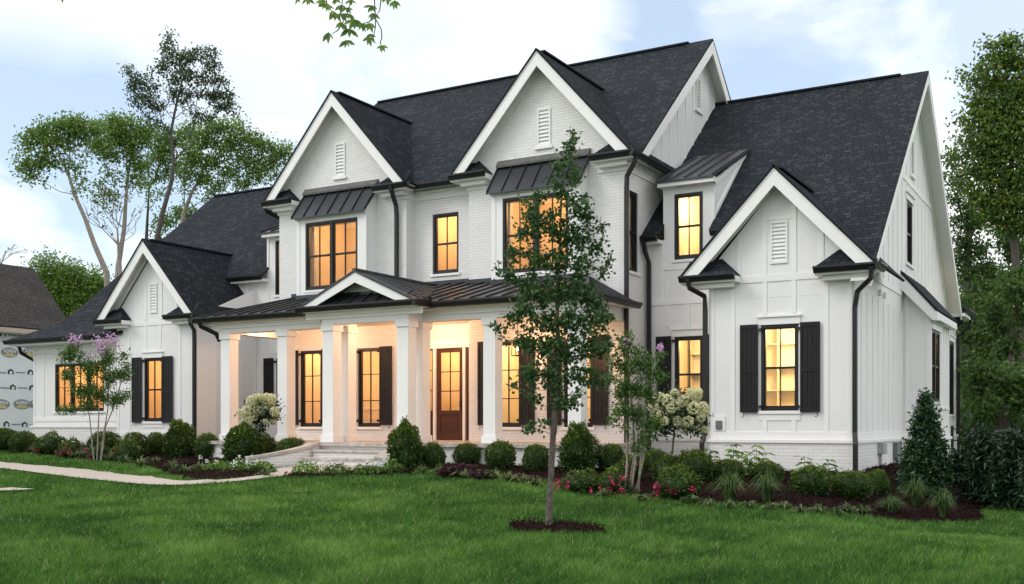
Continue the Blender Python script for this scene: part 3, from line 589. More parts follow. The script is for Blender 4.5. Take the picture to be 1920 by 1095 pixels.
def cheek(pts, w):
    for nm, m_, dz0, dz1, ww in (('step_wall', 'brick', -1.0, -0.075, w - 0.06), ('step_coping', 'stone', -0.07, 0.0, w)):
        b = MB(); n = len(pts); L = []; R = []
        for i, p in enumerate(pts):
            a = Vector(pts[max(0, i - 1)]); c = Vector(pts[min(n - 1, i + 1)]); d = (c - a); d.z = 0; d.normalize(); s_ = Vector((-d.y, d.x, 0)) * ww / 2
            L.append(Vector(p) + s_); R.append(Vector(p) - s_)
        vs = []
        for i in range(n):
            for q in (L[i], R[i]): vs.append((q.x, q.y, q.z + dz1)); vs.append((q.x, q.y, (q.z + dz0) if nm == 'step_coping' else -1.35))
        fs = [(0, 1, 3, 2), (4 * n - 4, 4 * n - 2, 4 * n - 1, 4 * n - 3)]
        for i in range(n - 1):
            a = 4 * i; c = a + 4; fs += [(a, c, c + 2, a + 2)[::-1], (a + 1, a + 3, c + 3, c + 1), (a, a + 1, c + 1, c), (a + 2, c + 2, c + 3, a + 3)]
        b.add(vs, fs); b.build(nm, m_, HOUSE, bevel=0.012 if nm == 'step_coping' else 0)
def sw(t, x0, x1, y0, y1, z0, z1, c): return (x0 + (x1 - x0) * t ** 2, y0 + (y1 - y0) * t, z0 + (z1 - z0) * (t ** 0.85))
cheek([sw(t / 8, -17.16, -17.75, 20.0, 18.25, -0.425, -0.75, 1) for t in range(9)], 0.36)
cheek([sw(t / 8, -14.5, -14.15, 20.0, 18.7, -0.425, -0.72, 1) for t in range(9)], 0.34)
# columns
def column(x, y):
    b = MB(); b.box(x, x + 0.33, y, y + 0.33, FZ + 0.18, 2.33); o = b.build('column', 'trim', HOUSE, loc=(x + .165, y + .165, FZ), bevel=0.006)
    b = MB(); b.box(x - 0.035, x + 0.365, y - 0.035, y + 0.365, FZ + 0.006, FZ + 0.18); b.build('column_base', 'trim', o, bevel=0.006)
    b = MB(); b.box(x - 0.035, x + 0.365, y - 0.035, y + 0.365, 2.331, 2.49); b.build('column_capital', 'trim', o, bevel=0.006)
for x in (-21.25, -19.2, -17.16, -14.88, -12.84, -10.63): column(x, 20.85)
for x in (-17.16, -14.88): column(x, 20.25)
bm_ = MB(); bm_.box(-21.26, -17.17, 20.84, 21.19, 2.492, 2.86); bm_.box(-14.54, -10.27, 20.84, 21.19, 2.492, 2.86); bm_.box(-17.17, -14.54, 20.24, 20.59, 2.492, 2.86)
for x in (-17.17, -14.88): bm_.box(x, x + 0.34, 20.591, 21.19, 2.492, 2.86)
for x in (-21.26, -10.63): bm_.box(x + 0.01, x + 0.34, 21.191, 23.24, 2.492, 2.86)
each(bm_, 'porch_beam', 'trim')
bs = MB(); 
for (x0, x1, y0, y1) in ((-21.8, -17.66, 20.5, 20.84), (-14.05, -9.98, 20.5, 20.84), (-17.66, -14.07, 19.9, 20.24)): bs.box(x0, x1, y0, y1, 2.79, 2.83); bs.box(x0 + .04, x1 - .04, y1 - 0.10, y1 - 0.002, 2.70, 2.788); bs.box(x0 + .04, x1 - .04, y1 - 0.05, y1 - 0.003, 2.62, 2.698)
for (x0, x1, y0, y1) in ((-10.26, -9.98, 20.85, 23.24), (-21.8, -21.27, 20.85, 23.24), (-17.62, -17.18, 20.245, 20.84), (-14.53, -14.16, 20.245, 20.84)): bs.box(x0, x1, y0, y1, 2.791, 2.831)
each(bs, 'soffit', 'trim')
MB().box(-21.2, -10.35, 20.6, 23.9, 2.74, 2.78).build('porch_ceiling', 'ceil', HOUSE)
PE, PT, PYE = 2.92, 3.69, 20.5
pr = MB(); XL, XR, TL, TR = -21.84, -9.96, -20.6, -11.31
pr.extr([(XL, PYE, PE), (XR, PYE, PE), (XR, PYE, PE - .03), (XL, PYE, PE - .03)], (0, 0.02, 0))
pr.poly([(XL, PYE, PE), (XR, PYE, PE), (TR, YC, PT), (TL, YC, PT)]); pr.poly([(XR, PYE, PE), (XR, YC, PE), (TR, YC, PT)]); pr.poly([(XL, PYE, PE), (XL, YC, PE), (TL, YC, PT)])
ps = (PT - PE) / (YC - PYE); pr.poly([(XA1, YC, PT), (XB0, YC, PT), (XB0, YR, PT + ps * .4), (XA1, YR, PT + ps * .4)])
x = XL + 0.25
while x < XR - 0.2:
    f = 1.0
    if x < TL: f = (x - XL) / (TL - XL)
    if x > TR: f = (XR - x) / (XR - TR)
    ye = YR if XA1 < x < XB0 else YC
    y1 = PYE + (YC - PYE) * f if f < 1 else ye
    if not (-17.4 < x < -14.3 and False): pr.bar((x, PYE - 0.01, PE + 0.015), (x, y1, PE + ps * (y1 - PYE) + 0.015), 0.02, 0.045)
    x += 0.43
for k in range(1, 6):
    y = PYE + (YC - PYE) * k / 6; f = k / 6
    for X0, X1 in ((XR, TR), (XL, TL)): pr.bar((X0, y, PE + .015), (X0 + (X1 - X0) * f, y, PE + (PT - PE) * f + .015), 0.02, 0.045)
for X0, X1 in ((XR, TR), (XL, TL)): pr.bar((X0, PYE, PE + .015), (X1, YC, PT + .015), 0.07, 0.05)
pr.build('porch_roof', 'metal', HOUSE)
fl = MB(); fl.box(XA0 + .5, -20.25, YC - 0.05, YC - .003, PT, PT + 0.11); fl.box(-17.75, XA1, YC - 0.05, YC - .003, PT, PT + 0.11); fl.box(XA1, XB0, YR - .05, YR - .003, PT + .1, PT + .21); fl.box(XB0, -13.77, YC - 0.05, YC - .003, PT, PT + 0.11)
for x0, x1 in ((-20.25, -17.74), (-13.78, -11.27)): fl.box(x0, x1, 22.73, 22.778, PT - .13, PT - .02)
each(fl, 'roof_flashing', 'metal')
gutter((XL, PYE, PE - 0.01), (-17.5, PYE, PE - 0.01), (0, -1, 0)); gutter((-14.13, PYE, PE - 0.01), (XR + 0.02, PYE, PE - 0.01), (0, -1, 0))
gutter((XR, PYE - .12, PE - 0.01), (XR, YC - .02, PE - 0.01), (1, 0, 0)); gutter((XL, PYE - .12, PE - 0.01), (XL, YC - .02, PE - 0.01), (-1, 0, 0))
# pediment over the steps
pc, ph, pyb, pzr = -15.87, 1.76, 19.9, 3.72; psl = (pzr - PE) / ph
for s in (-1, 1):
    r = MB(); r.poly([(pc, pyb - .03, pzr), (pc, YC, pzr), (pc + s * ph, YC, PE), (pc + s * ph, pyb - .03, PE)])
    r.extr([(pc, pyb - .03, pzr), (pc + s * ph, pyb - .03, PE), (pc + s * ph, pyb - .03, PE - .05), (pc, pyb - .03, pzr - .05)], (0, 0.03, 0))
    for k in range(1, 8):
        y = pyb + 0.0 + k * 0.40; r.bar((pc + s * ph, y, PE + .012), (pc, y, pzr + .012), 0.02, 0.045)
    r.build('pediment_roof', 'metal', HOUSE)
    b = MB(); b.extr([(pc, pyb, pzr - .055), (pc + s * ph, pyb, PE - .055), (pc + s * (ph - .12), pyb, PE - .055), (pc + s * (ph - 0.5), pyb, PE - .02), (pc, pyb, pzr - .30)], (0, 0.04, 0)); b.build('barge_board', 'trim', HOUSE)
    b = MB(); b.extr([(pc, pyb + .041, pzr - .06), (pc + s * ph, pyb + .041, PE - .06), (pc + s * ph, pyb + .041, PE - .09), (pc, pyb + .041, pzr - .10)], (0, 0.5, 0)); b.build('soffit', 'trim', HOUSE)
    gutter((pc + s * ph, pyb - .12, PE - .01), (pc + s * ph, PYE - .12, PE - .01), (s, 0, 0))
MB().bar((pc, pyb - 0.02, pzr + .012), (pc, YC, pzr + .012), 0.12, 0.05).build('ridge_cap', 'metal', HOUSE)
b = MB(); b.poly([(pc - ph + .1, pyb + .02, PE + .0), (pc + ph - .1, pyb + .02, PE), (pc + ph - .6, pyb + .42, PE + .27), (pc - ph + .6, pyb + .42, PE + .27)])
for k in range(8):
    x = pc - 1.4 + k * 0.4; b.bar((x, pyb + .02, PE + .02), (x, pyb + .42, PE + .29), 0.02, 0.045)
b.box(pc - 1.1, pc + 1.1, pyb + .40, pyb + .45, PE + .24, PE + .33); b.build('pent_roof', 'metal', HOUSE)
MB().extr([(pc - ph + .3, pyb + .46, PE - .02), (pc + ph - .3, pyb + .46, PE - .02), (pc, pyb + .46, pzr - .1)], (0, .03, 0)).build('pediment_wall', 'trim', HOUSE)
gutter((pc - ph - 0.1, pyb, PE - .01), (pc + ph + 0.1, pyb, PE - .01), (0, -1, 0))
MB().box(-14.2, -14.02, 20.34, 20.46, PE - .02, PE + .1).build('gutter_guard', 'black', HOUSE)

# --- right wing, board and batten
YW, YG = 24.5, 22.6
XS, XG0 = -4.81, -7.97
FB = -0.30
RW = (-6.79, -5.97, 0.31, 2.18)
wall('wing_gable_wall', 'y', YG, [(XG0, FB - .02), (XS, FB - .02), (XS, 3.45), (-6.39, 5.25), (XG0, 3.45)], [RW], 'siding')
window('y', YG, *RW, head=True, d0=0.02)
shutter('y', YG, -7.24, -6.84, 0.28, 2.2); shutter('y', YG, -5.92, -5.50, 0.28, 2.2, -1)
bz = 0.10
bsiding('y', YG, [(x, 0.0 if 1 else 0, 3.16) for x in ()] + [(XG0 + .08, -.15, 3.05), (-7.42, -.15, 3.12), (-5.38, -.15, 3.12), (XS - .08, -.15, 3.05), (-6.70, 2.42, 3.12), (-6.07, 2.42, 3.12), (-6.70, -.15, .12), (-6.07, -.15, .12),
    (-6.71, 3.27, 4.75), (-6.06, 3.27, 4.75), (-7.28, 3.27, 4.15), (-5.48, 3.27, 4.15)], 0, 0, w=0.1,
    extra=[(XG0, XS, -.02, 0, 3.12, 3.27), (XG0, XS, -.022, 0, -.30, -.15), (-6.83, -5.93, -.019, 0, .10, .24), (XG0, XS, -.006, 0, 2.78, 2.785), (-6.68, -6.09, -.017, 0, 4.45, 4.52)])
vent('y', YG, -6.58, -6.20, 3.50, 4.42, sill=False, n=10)
gable_front(-6.39, 2.10, 22.2, YG, 3.34, 5.56, 25.4, 1.25)
gutter((-4.29, 22.08, 3.31), (-4.29, 22.75, 3.31), (1, 0, 0))
MB().box(-4.42, -4.30, 22.35, 22.5, 3.3, 3.42).build('gutter_guard', 'black', HOUSE)
# brick plinths with sloping ledges
def plinth(axis, c, a0, a1, zt, zb=-2.3, t=0.03):
    MB(TT(axis, c)).box(a0, a1, -t, 0.0, zb, zt - .085).build('brick_plinth', 'brick', HOUSE)
    b = MB(TT(axis, c)); b.add([(a0 - .02, -.07, zt - .083), (a1 + .02, -.07, zt - .083), (a1 + .02, -.07, zt - .02), (a0 - .02, -.07, zt - .02), (a0 - .02, -.001, zt - .083), (a1 + .02, -.001, zt - .083), (a1 + .02, -.001, zt), (a0 - .02, -.001, zt)],
        [(0, 1, 2, 3), (3, 2, 6, 7), (0, 4, 5, 1), (1, 5, 6, 2), (0, 3, 7, 4)]); b.build('plinth_ledge', 'trim', HOUSE)
plinth('y', YG - 0.03, XG0 - .03, XS + .03, FB); plinth('x', XS + 0.03, YG - .03, 38.2, FB); plinth('y', YW - .03, XB1 + .0, XG0 - .04, FB)
wall('wing_wall', 'y', YW, [(XB1, FB - .02), (XG0, FB - .02), (XG0, 4.6), (-8.52, 4.6), (-8.52, 5.98), (-9.8, 5.98), (-9.8, 4.6), (XB1, 4.6)], [(-9.53, -8.79, .31, 2.18), (-9.53, -8.80, 4.08, 5.70)], 'siding')
window('y', YW, -9.53, -8.79, .31, 2.18, head=True, d0=.02); window('y', YW, -9.53, -8.80, 4.08, 5.70, d0=.0)
shutter('y', YW, -10.0, -9.6, .28, 2.2); shutter('y', YW, -8.74, -8.34, .28, 2.2, -1)
bsiding('y', YW, [(XB1 + .06, -.15, 4.5), (-9.72, 2.42, 3.55), (-9.17, 2.42, 3.55), (-8.6, 2.42, 3.55), (-9.72, 2.95, 2.96), (-9.8, 3.1, 3.1), (-9.85, 3.0, 4.5), (-8.52, 3.0, 4.5), (-9.17, -.15, .2), (-8.0, -.15, 4.5)], 0, 0, w=.08,
    extra=[(XB1, XG0, -.02, 0, 2.98, 3.16), (-9.8, -8.52, -.02, 0, 3.84, 3.98), (XB1, XG0, -.022, 0, -.30, -.15), (XB1, XG0, -.006, 0, 2.5, 2.506)])
wall('wing_bump_side', 'x', XG0, [(YG, -1.5), (YW, -1.5), (YW, 4.4), (YG, 3.4)], [], 'siding')
ZF = lambda y: 3.47 + .846 * (y - 22.7)
RY = 29.75; RT = ZF(RY)
wr = MB(); XE = -4.4
wr.roof([(XB1, 24.15, ZF(24.15)), (-9.8, 24.15, ZF(24.15)), (-9.8, RY, RT), (XB1, RY, RT)], .05)
wr.roof([(-9.8, 27.0, ZF(27.0)), (-8.52, 27.0, ZF(27.0)), (-8.52, RY, RT), (-9.8, RY, RT)], .05)
wr.roof([(-8.52, 24.15, ZF(24.15)), (-7.55, 24.15, ZF(24.15)), (-6.39, 25.12, ZF(25.12)), (-6.39, RY, RT), (-8.52, RY, RT)], .05)
wr.roof([(-6.39, 25.12, ZF(25.12)), (XE, 22.6, ZF(22.6)), (XE, RY, RT), (-6.39, RY, RT)], .05)
wr.roof([(XB1, 37.0, RT - .846 * 7.25), (XE, 37.0, RT - .846 * 7.25), (XE, RY, RT), (XB1, RY, RT)], .05)
wr.build('wing_roof', 'shingle', HOUSE)
MB().bar((XB1, RY, RT - .01), (-5.1, RY, RT - .01), .22, .05).build('ridge_cap', 'shingle', HOUSE)
for x0, x1 in ((XB1 + .02, -9.84), (-8.48, -7.2)):
    gutter((x0, 24.16, ZF(24.15) - .03), (x1, 24.16, ZF(24.15) - .03), (0, -1, 0)); MB().box(x0, x1, 24.17, YW, ZF(24.15) - .2, ZF(24.15) - .12).build('soffit', 'trim', HOUSE)
downspout([(-10.2, 24.08, 4.6), (-10.16, 24.12, 4.3), (-10.17, 24.4, 4.05), (-10.17, 24.42, -1.2)])
# side gable
wall('wing_side_wall', 'x', XS, [(YG, -.32), (38.2, -.32), (38.2, 4.0), (36.4, 3.85), (RY, RT - .12), (22.9, 3.5), (YG, 3.3)], [(28.75, 29.75, 4.23, 5.88), (36.8, 37.9, .35, 2.75)], 'siding')
window('x', XS, 28.75, 29.75, 4.23, 5.88, head=True, d0=.02); window('x', XS, 36.8, 37.9, .35, 2.75, head=True, d0=.02)
vent('x', XS, 29.4, 29.85, 6.65, 7.6, n=10)
bb = []
y = 23.3
while y < 38.1:
    zt = RT - .35 - .846 * abs(y - RY) if y < 36.3 else 3.9
    if not (28.2 < y < 31.6):
        bb.append((y, -.15, min(zt, 2.9)) if not 36.7 < y < 38 else (y, 2.98, min(zt, 3.3)))
    if zt > 3.5:
        if 28.6 < y < 29.9: bb.append((y, 6.1, zt) if y > 28.9 else (y, 3.5, zt))
        else: bb.append((y, 3.46, zt))
    y += .61
bsiding('x', XS, bb, 0, 0, w=.06, extra=[(YG, 36.6, -.02, 0, 3.28, 3.42), (YG, 28.3, -.02, 0, -.30, -.15), (26.45, 33.05, -.021, 0, 6.32, 6.46), (YG, YG + .12, -.021, 0, -.3, 3.28), (38.08, 38.2, -.021, 0, -.3, 3.8), (31.5, 38.2, -.02, 0, -.3, -.15)])
for s in (-1, 1):
    e = 22.25 if s < 0 else 36.6
    n_ = abs(e - RY); ze_ = RT - .846 * n_
    MB().extr([(XE, RY, RT - .06), (XE, e, ze_ - .06), (XE, e, ze_ - .24), (XE, e - s * .05, ze_ - .25), (XE, RY, RT - .33)], (-.04, 0, 0)).build('barge_board', 'trim', HOUSE)
    MB().extr([(XE - .041, RY, RT - .08), (XE - .041, e, ze_ - .08), (XE - .041, e, ze_ - .12), (XE - .041, RY, RT - .12)], (-.369, 0, 0)).build('soffit', 'trim', HOUSE)
    MB().extr([(XS + .001, RY, RT - .125), (XS + .001, e - s * .5, ze_ - .125 + .42), (XS + .001, e - s * .5, ze_ + .1), (XS + .001, RY, RT - .33)], (.045, 0, 0)).build('frieze_board', 'trim', HOUSE)
# rear eave and shed bay of the side
MB().roof([(XE + .1, 36.5, 3.75), (XE + .1, 38.6, 3.75), (XS - .5, 38.4, 4.35), (XS - .5, 36.5, 4.35)], .05).build('eave_return_roof', 'shingle', HOUSE)
gutter((XE + .1, 36.5, 3.74), (XE + .1, 38.6, 3.74), (1, 0, 0)); MB().box(XS, XE + .1, 36.5, 38.5, 3.5, 3.6).build('soffit', 'trim', HOUSE)
downspout([(XE + .12, 38.0, 3.6), (XE + .05, 38.05, 3.3), (XS + .1, 38.25, 3.0), (XS + .08, 38.27, -1.6)])
XP, P0, P1 = -4.14, 28.3, 31.5
wall('shed_bay_wall', 'y', P0, [(XS, -.32), (XP, -.32), (XP, 3.0), (XS, 3.75)], [], 'siding'); wall('shed_bay_wall', 'x', XP, [(P0, -.32), (P1, -.32), (P1, 3.0), (P0, 3.0)], [(28.5, 29.9, .6, 2.45)], 'siding')
window('x', XP, 28.5, 29.9, .6, 2.45, units=2, cols=1, head=True, d0=.02)
bsiding('y', P0, [(XS + .1, -.15, 3.4), (XP - .05, -.3, 2.9)], 0, 0, w=.1, extra=[(XS, XP, -.02, 0, .32, .40), (XS, XP, -.02, 0, -.3, -.15)]); bsiding('x', XP, [P0 + .05, 30.1, 30.6, 31.1, 31.45], -.3, 2.9, w=.08, extra=[(P0, P1, -.03, 0, .42, .5)])
plinth('y', P0 - .03, XS + .03, XP + .03, FB - .002); plinth('x', XP + .03, P0 - .03, P1, FB - .002)
MB().roof([(XP + .22, 27.98, 2.88), (XP + .22, 31.7, 2.88), (XS, 31.7, 3.93), (XS, 27.98, 3.93)], .06).build('shed_bay_roof', 'shingle', HOUSE)
MB().extr([(XS, 28.0, 3.86), (XP + .2, 28.0, 2.83), (XP + .2, 28.0, 2.62), (XP + .1, 28.0, 2.62), (XS, 28.0, 3.45)], (0, .3, 0)).build('barge_board', 'trim', HOUSE)
MB().extr([(XP + .2, 28.301, 2.83), (XP + .2, 28.301, 2.66), (XP, 28.301, 2.66), (XP, 28.301, 3.0)], (0, 3.35, 0)).build('soffit', 'trim', HOUSE)
# dormer of the right wing, and its mirrored twin on the left wing
def dormer(x0, x1, yf, ze, yt, zt, eave, slope0, roofz):
    MB().extr([(x0 - .1, yf - .3, ze), (x0 - .1, yt, zt), (x0 - .1, yt, zt - .07), (x0 - .1, yf - .3, ze - .05)], (x1 - x0 + .2, 0, 0)).build('dormer_roof', 'metal', HOUSE)
    b = MB()
    for k in range(5): x = x0 - .06 + (x1 - x0 + .12) * k / 4; b.bar((x, yf - .31, ze + .02), (x, yt, zt + .02), .02, .045)
    b.build('standing_seams', 'metal', HOUSE)
    MB().box(x0 - .08, x1 + .08, yf - .26, yf, ze - .14, ze - .03).build('soffit', 'trim', HOUSE)
    for X in (x0, x1):
        c = MB(); c.poly([(X, yf, roofz(yf) - .3), (X, yf, ze - .05), (X, yt, zt - .05)]); c.build('dormer_cheek', 'siding', HOUSE)
        s = 1 if X == x1 else -1
        c = MB(); c.extr([(X, yf, roofz(yf) + .02), (X, yt - .2, roofz(yt - .2) + .02), (X, yt - .2, roofz(yt - .2) + .12), (X, yf, roofz(yf) + .14)], (s * .03, 0, 0)); c.extr([(X, yf, ze - .06), (X, yt - .1, zt - .10), (X, yt - .1, zt - .2), (X, yf, ze - .2)], (s * .04, 0, 0))
        c.box(X - .02 if s < 0 else X, X + .02 if s > 0 else X, yf - .02, yf + .1, roofz(yf), ze - .2); c.build('dormer_trim', 'trim', HOUSE)
dormer(-9.8, -8.52, YW, 6.0, 27.2, 7.3, 0, 0, ZF)

# --- left wing
XLW, YLW, YLG, XLG0 = -24.15, 25.25, 22.7, -27.7
ZL = lambda y: 3.50 + .9 * (y - 23.5)
wall('wing_gable_wall', 'y', YLG, [(XLG0, -1.4), (XLW, -1.4), (XLW, 3.5), (-26.0, 5.4), (XLG0, 3.5)], [(-26.43, -25.62, .11, 2.09)], 'siding')
window('y', YLG, -26.43, -25.62, .11, 2.09, head=True, d0=.02)
shutter('y', YLG, -26.93, -26.5, .08, 2.12); shutter('y', YLG, -25.57, -25.12, .08, 2.12, -1)
bsiding('y', YLG, [(XLG0 + .08, -.2, 3.05), (-27.12, -.2, 3.1), (-24.85, -.2, 3.1), (XLW - .08, -.2, 3.05), (-26.35, 2.34, 3.1), (-25.7, 2.34, 3.1), (-26.35, 3.27, 4.7), (-25.66, 3.27, 4.7), (-26.95, 3.27, 4.1), (-25.0, 3.27, 4.1)], 0, 0, w=.1,
    extra=[(XLG0, XLW, -.02, 0, 3.1, 3.25), (XLG0, XLW, -.022, 0, -.35, -.2), (-26.47, -25.57, -.019, 0, -.08, .03), (XLG0, XLW, -.006, 0, 2.78, 2.785)])
vent('y', YLG, -26.16, -25.84, 3.48, 4.4, sill=False, n=9)
gable_front(-26.03, 2.17, 22.3, YLG, 3.36, 5.75, 26.2, 1.2)
gutter((-23.86, 22.18, 3.33), (-23.86, 24.6, 3.33), (1, 0, 0))
MB().box(XLW, -23.88, 22.7, 24.9, 3.1, 3.16).build('soffit', 'trim', HOUSE)
wall('wing_side_wall', 'x', XLW, [(YLG, -1.4), (YLW, -1.4), (YLW, 4.4), (YLG, 3.3)], [], 'siding')
bsiding('x', XLW, [YLG + .06, 23.5, 24.3, YLW - .06], -.9, 3.1, w=.08)
wall('wing_wall', 'y', YLW, [(XLW, -1.4), (XA0, -1.4), (XA0, 4.6), (-22.1, 4.6), (-22.1, 6.1), (-23.6, 6.1), (-23.6, 4.9), (-26.5, 4.9), (-26.5, 3.3), (XLW, 3.3)], [(-23.3, -22.55, .2, 2.12), (-23.33, -22.6, 4.15, 5.88)], 'siding')
window('y', YLW, -23.3, -22.55, .2, 2.12, head=True, d0=.02); window('y', YLW, -23.33, -22.6, 4.15, 5.88, d0=.0)
shutter('y', YLW, -23.78, -23.38, .17, 2.14); shutter('y', YLW, -22.5, -22.1, .17, 2.14, -1)
bsiding('y', YLW, [(-23.95, -.9, 4.7), (-23.5, 2.4, 3.6), (-22.9, 2.4, 3.6), (-23.64, 3.6, 6.0), (-24.6, 3.9, 4.7), (-25.2, 4.1, 4.7), (-22.05, 2.4, 4.7)], 0, 0, w=.08, extra=[(XLW, XA0, -.02, 0, 3.6, 3.75)])
lr_ = MB(); RLY = 29.46; RLZ = ZL(RLY); YT_ = 23.5; ye = 24.95
lr_.roof([(-30.4, RLY, RLZ), (-31.5, YT_, ZL(YT_)), (-25.2, YT_, ZL(YT_)), (-25.2, RLY, RLZ)], .04)
lr_.roof([(-25.2, ye, ZL(ye)), (-23.6, ye, ZL(ye)), (-23.6, RLY, RLZ), (-25.2, RLY, RLZ)], .04)
lr_.roof([(-23.6, 27.4, ZL(27.4)), (-21.2, 27.4, ZL(27.4)), (-21.2, RLY, RLZ), (-23.6, RLY, RLZ)], .04)
lr_.roof([(-22.1, ye, ZL(ye)), (-21.2, ye, ZL(ye)), (-21.2, 27.4, ZL(27.4)), (-22.1, 27.4, ZL(27.4))], .04)
lr_.roof([(-30.4, RLY, RLZ), (-31.5, 35.4, 3.5), (-21.2, 35.4, 3.5), (-21.2, RLY, RLZ)], .04)
lr_.roof([(-30.4, RLY, RLZ), (-31.5, YT_, ZL(YT_)), (-31.5, 35.4, 3.5)], .0)
LX, LY, LZ = -33.1, 22.55, 2.92
lr_.roof([(LX, LY, LZ), (-27.4, LY, LZ), (-27.4, YT_, ZL(YT_)), (-31.5, YT_, ZL(YT_))], .05)
lr_.roof([(LX, LY, LZ), (LX, 36, LZ), (-31.5, 35.4, ZL(YT_)), (-31.5, YT_, ZL(YT_))], .05)
lr_.build('wing_roof', 'shingle', HOUSE)
MB().bar((-30.3, RLY, RLZ - .01), (-21.2, RLY, RLZ - .01), .22, .05).build('ridge_cap', 'shingle', HOUSE)
gutter((-25.6, ye + .01, ZL(ye) - .03), (-23.62, ye + .01, ZL(ye) - .03), (0, -1, 0)); MB().box(-25.8, -23.62, ye, YLW, ZL(ye) - .22, ZL(ye) - .13).build('soffit', 'trim', HOUSE)
dormer(-23.6, -22.1, YLW, 6.12, 27.7, 7.3, 0, 0, ZL)
YB, XBL = 23.15, -32.5
wall('wing_wall', 'y', YB, [(XBL, -1.2), (XLG0, -1.2), (XLG0, 2.75), (XBL, 2.75)], [(-31.35, -28.87, .46, 2.07)], 'siding'); wall('wing_side_wall', 'x', XBL, [(YB, -1.2), (35, -1.2), (35, 2.75), (YB, 2.75)], [], 'siding')
window('y', YB, -31.35, -28.87, .46, 2.07, units=3, cols=2, rows=2, sash=False, d0=.02)
bsiding('y', YB, [(XBL + .06, -.0, 2.6), (-31.95, .2, 2.6), (-28.3, .2, 2.6), (-27.8, 0, 2.6)], 0, 0, w=.09, extra=[(XBL, XLG0, -.03, 0, 2.45, 2.7), (XBL, XLG0, -.022, 0, .12, .26)])
plinth('y', YB - .03, XBL - .03, XLG0 - .03, .0, -1.3)
MB().box(-33.05, XLG0, 22.6, YB, 2.70, 2.79).build('soffit', 'trim', HOUSE); MB().box(-33.05, XBL, YB, 35, 2.70, 2.79).build('soffit', 'trim', HOUSE)
gutter((-33.2, LY + .03, LZ - .02), (XLG0 - .02, LY + .03, LZ - .02), (0, -1, 0)); gutter((LX + .03, LY - .09, LZ - .02), (LX + .03, 35, LZ - .02), (-1, 0, 0))
downspout([(-32.95, 22.9, 2.75), (-32.9, 22.95, 2.5), (-32.6, 23.3, 2.2), (-32.58, 23.35, -1.1)])
# remaining downspouts
downspout([(-16.92, 22.76, 6.42), (-16.92, 22.78, 6.3), (-17.02, 23.12, 5.98), (-17.02, 23.15, 5.7), (-17.02, 23.15, 3.75)])
downspout([(-9.93, 23.0, 6.42), (-9.95, 23.02, 6.25), (-10.2, 23.12, 5.95), (-10.22, 23.14, 5.6), (-10.22, 23.14, -1.1)])
downspout([(-8.3, 22.12, 3.25), (-8.28, 22.16, 3.05), (-8.04, 22.5, 2.88), (-8.04, 22.54, 2.6), (-8.04, 22.54, -.15), (-8.08, 22.44, -.4), (-8.08, 22.44, -1.2)])
downspout([(-4.36, 22.14, 3.22), (-4.38, 22.18, 3.0), (-4.72, 22.5, 2.78), (-4.78, 22.54, 2.45), (-4.78, 22.54, -.15), (-4.74, 22.40, -.4), (-4.74, 22.40, -1.4)])
downspout([(-24.0, 22.3, 3.22), (-24.02, 22.36, 3.0), (-24.14, 22.6, 2.85), (-24.15, 22.62, 2.6), (-24.15, 22.62, -1.0)])
downspout([(-21.75, 20.55, 2.82), (-21.75, 20.6, 2.7), (-21.42, 20.85, 2.5), (-21.38, 20.95, 2.3)])
downspout([(-21.6, 22.95, 6.4), (-21.6, 23.0, 6.25), (-21.4, 23.3, 6.1), (-21.4, 23.45, 6.05)])
# small fittings on the walls
MB().box(XS + .05, XS + .2, 24.75, 25.15, -.66, -.40).build('electric_meter', 'grey', HOUSE, bevel=.02)
MB().box(XS + .05, XS + .17, 26.6, 27.2, -.83, -.42).build('cable_box', 'dkgrey', HOUSE, bevel=.01)
MB().tube([(XS + .1, 24.9, -.66), (XS + .1, 24.9, -1.6)], .03, 6).tube([(XS + .1, 26.9, -.83), (XS + .1, 26.8, -1.6)], .03, 6).build('conduit', 'grey', HOUSE)
MB().tube([(XS + .12, 24.0, -1.08), (XS + .2, 24.35, -1.08), (XS + .2, 24.75, -1.1)], .035, 8).build('gas_pipe', 'dkgrey', HOUSE)
for yy in (25.2, 25.75): MB().box(XS + .001, XS + .07, yy - .06, yy + .06, 2.98, 3.12).build('exhaust_vent', 'trim', HOUSE, bevel=.01)
o = MB().box(-7.80, -7.66, YG - .06, YG - .001, -.10, .1).build('outdoor_socket', 'dkgrey', HOUSE, bevel=.008); MB().box(-7.87, -7.59, YG - .026, YG - .002, -.14, .2).build('socket_plate', 'trim', o)

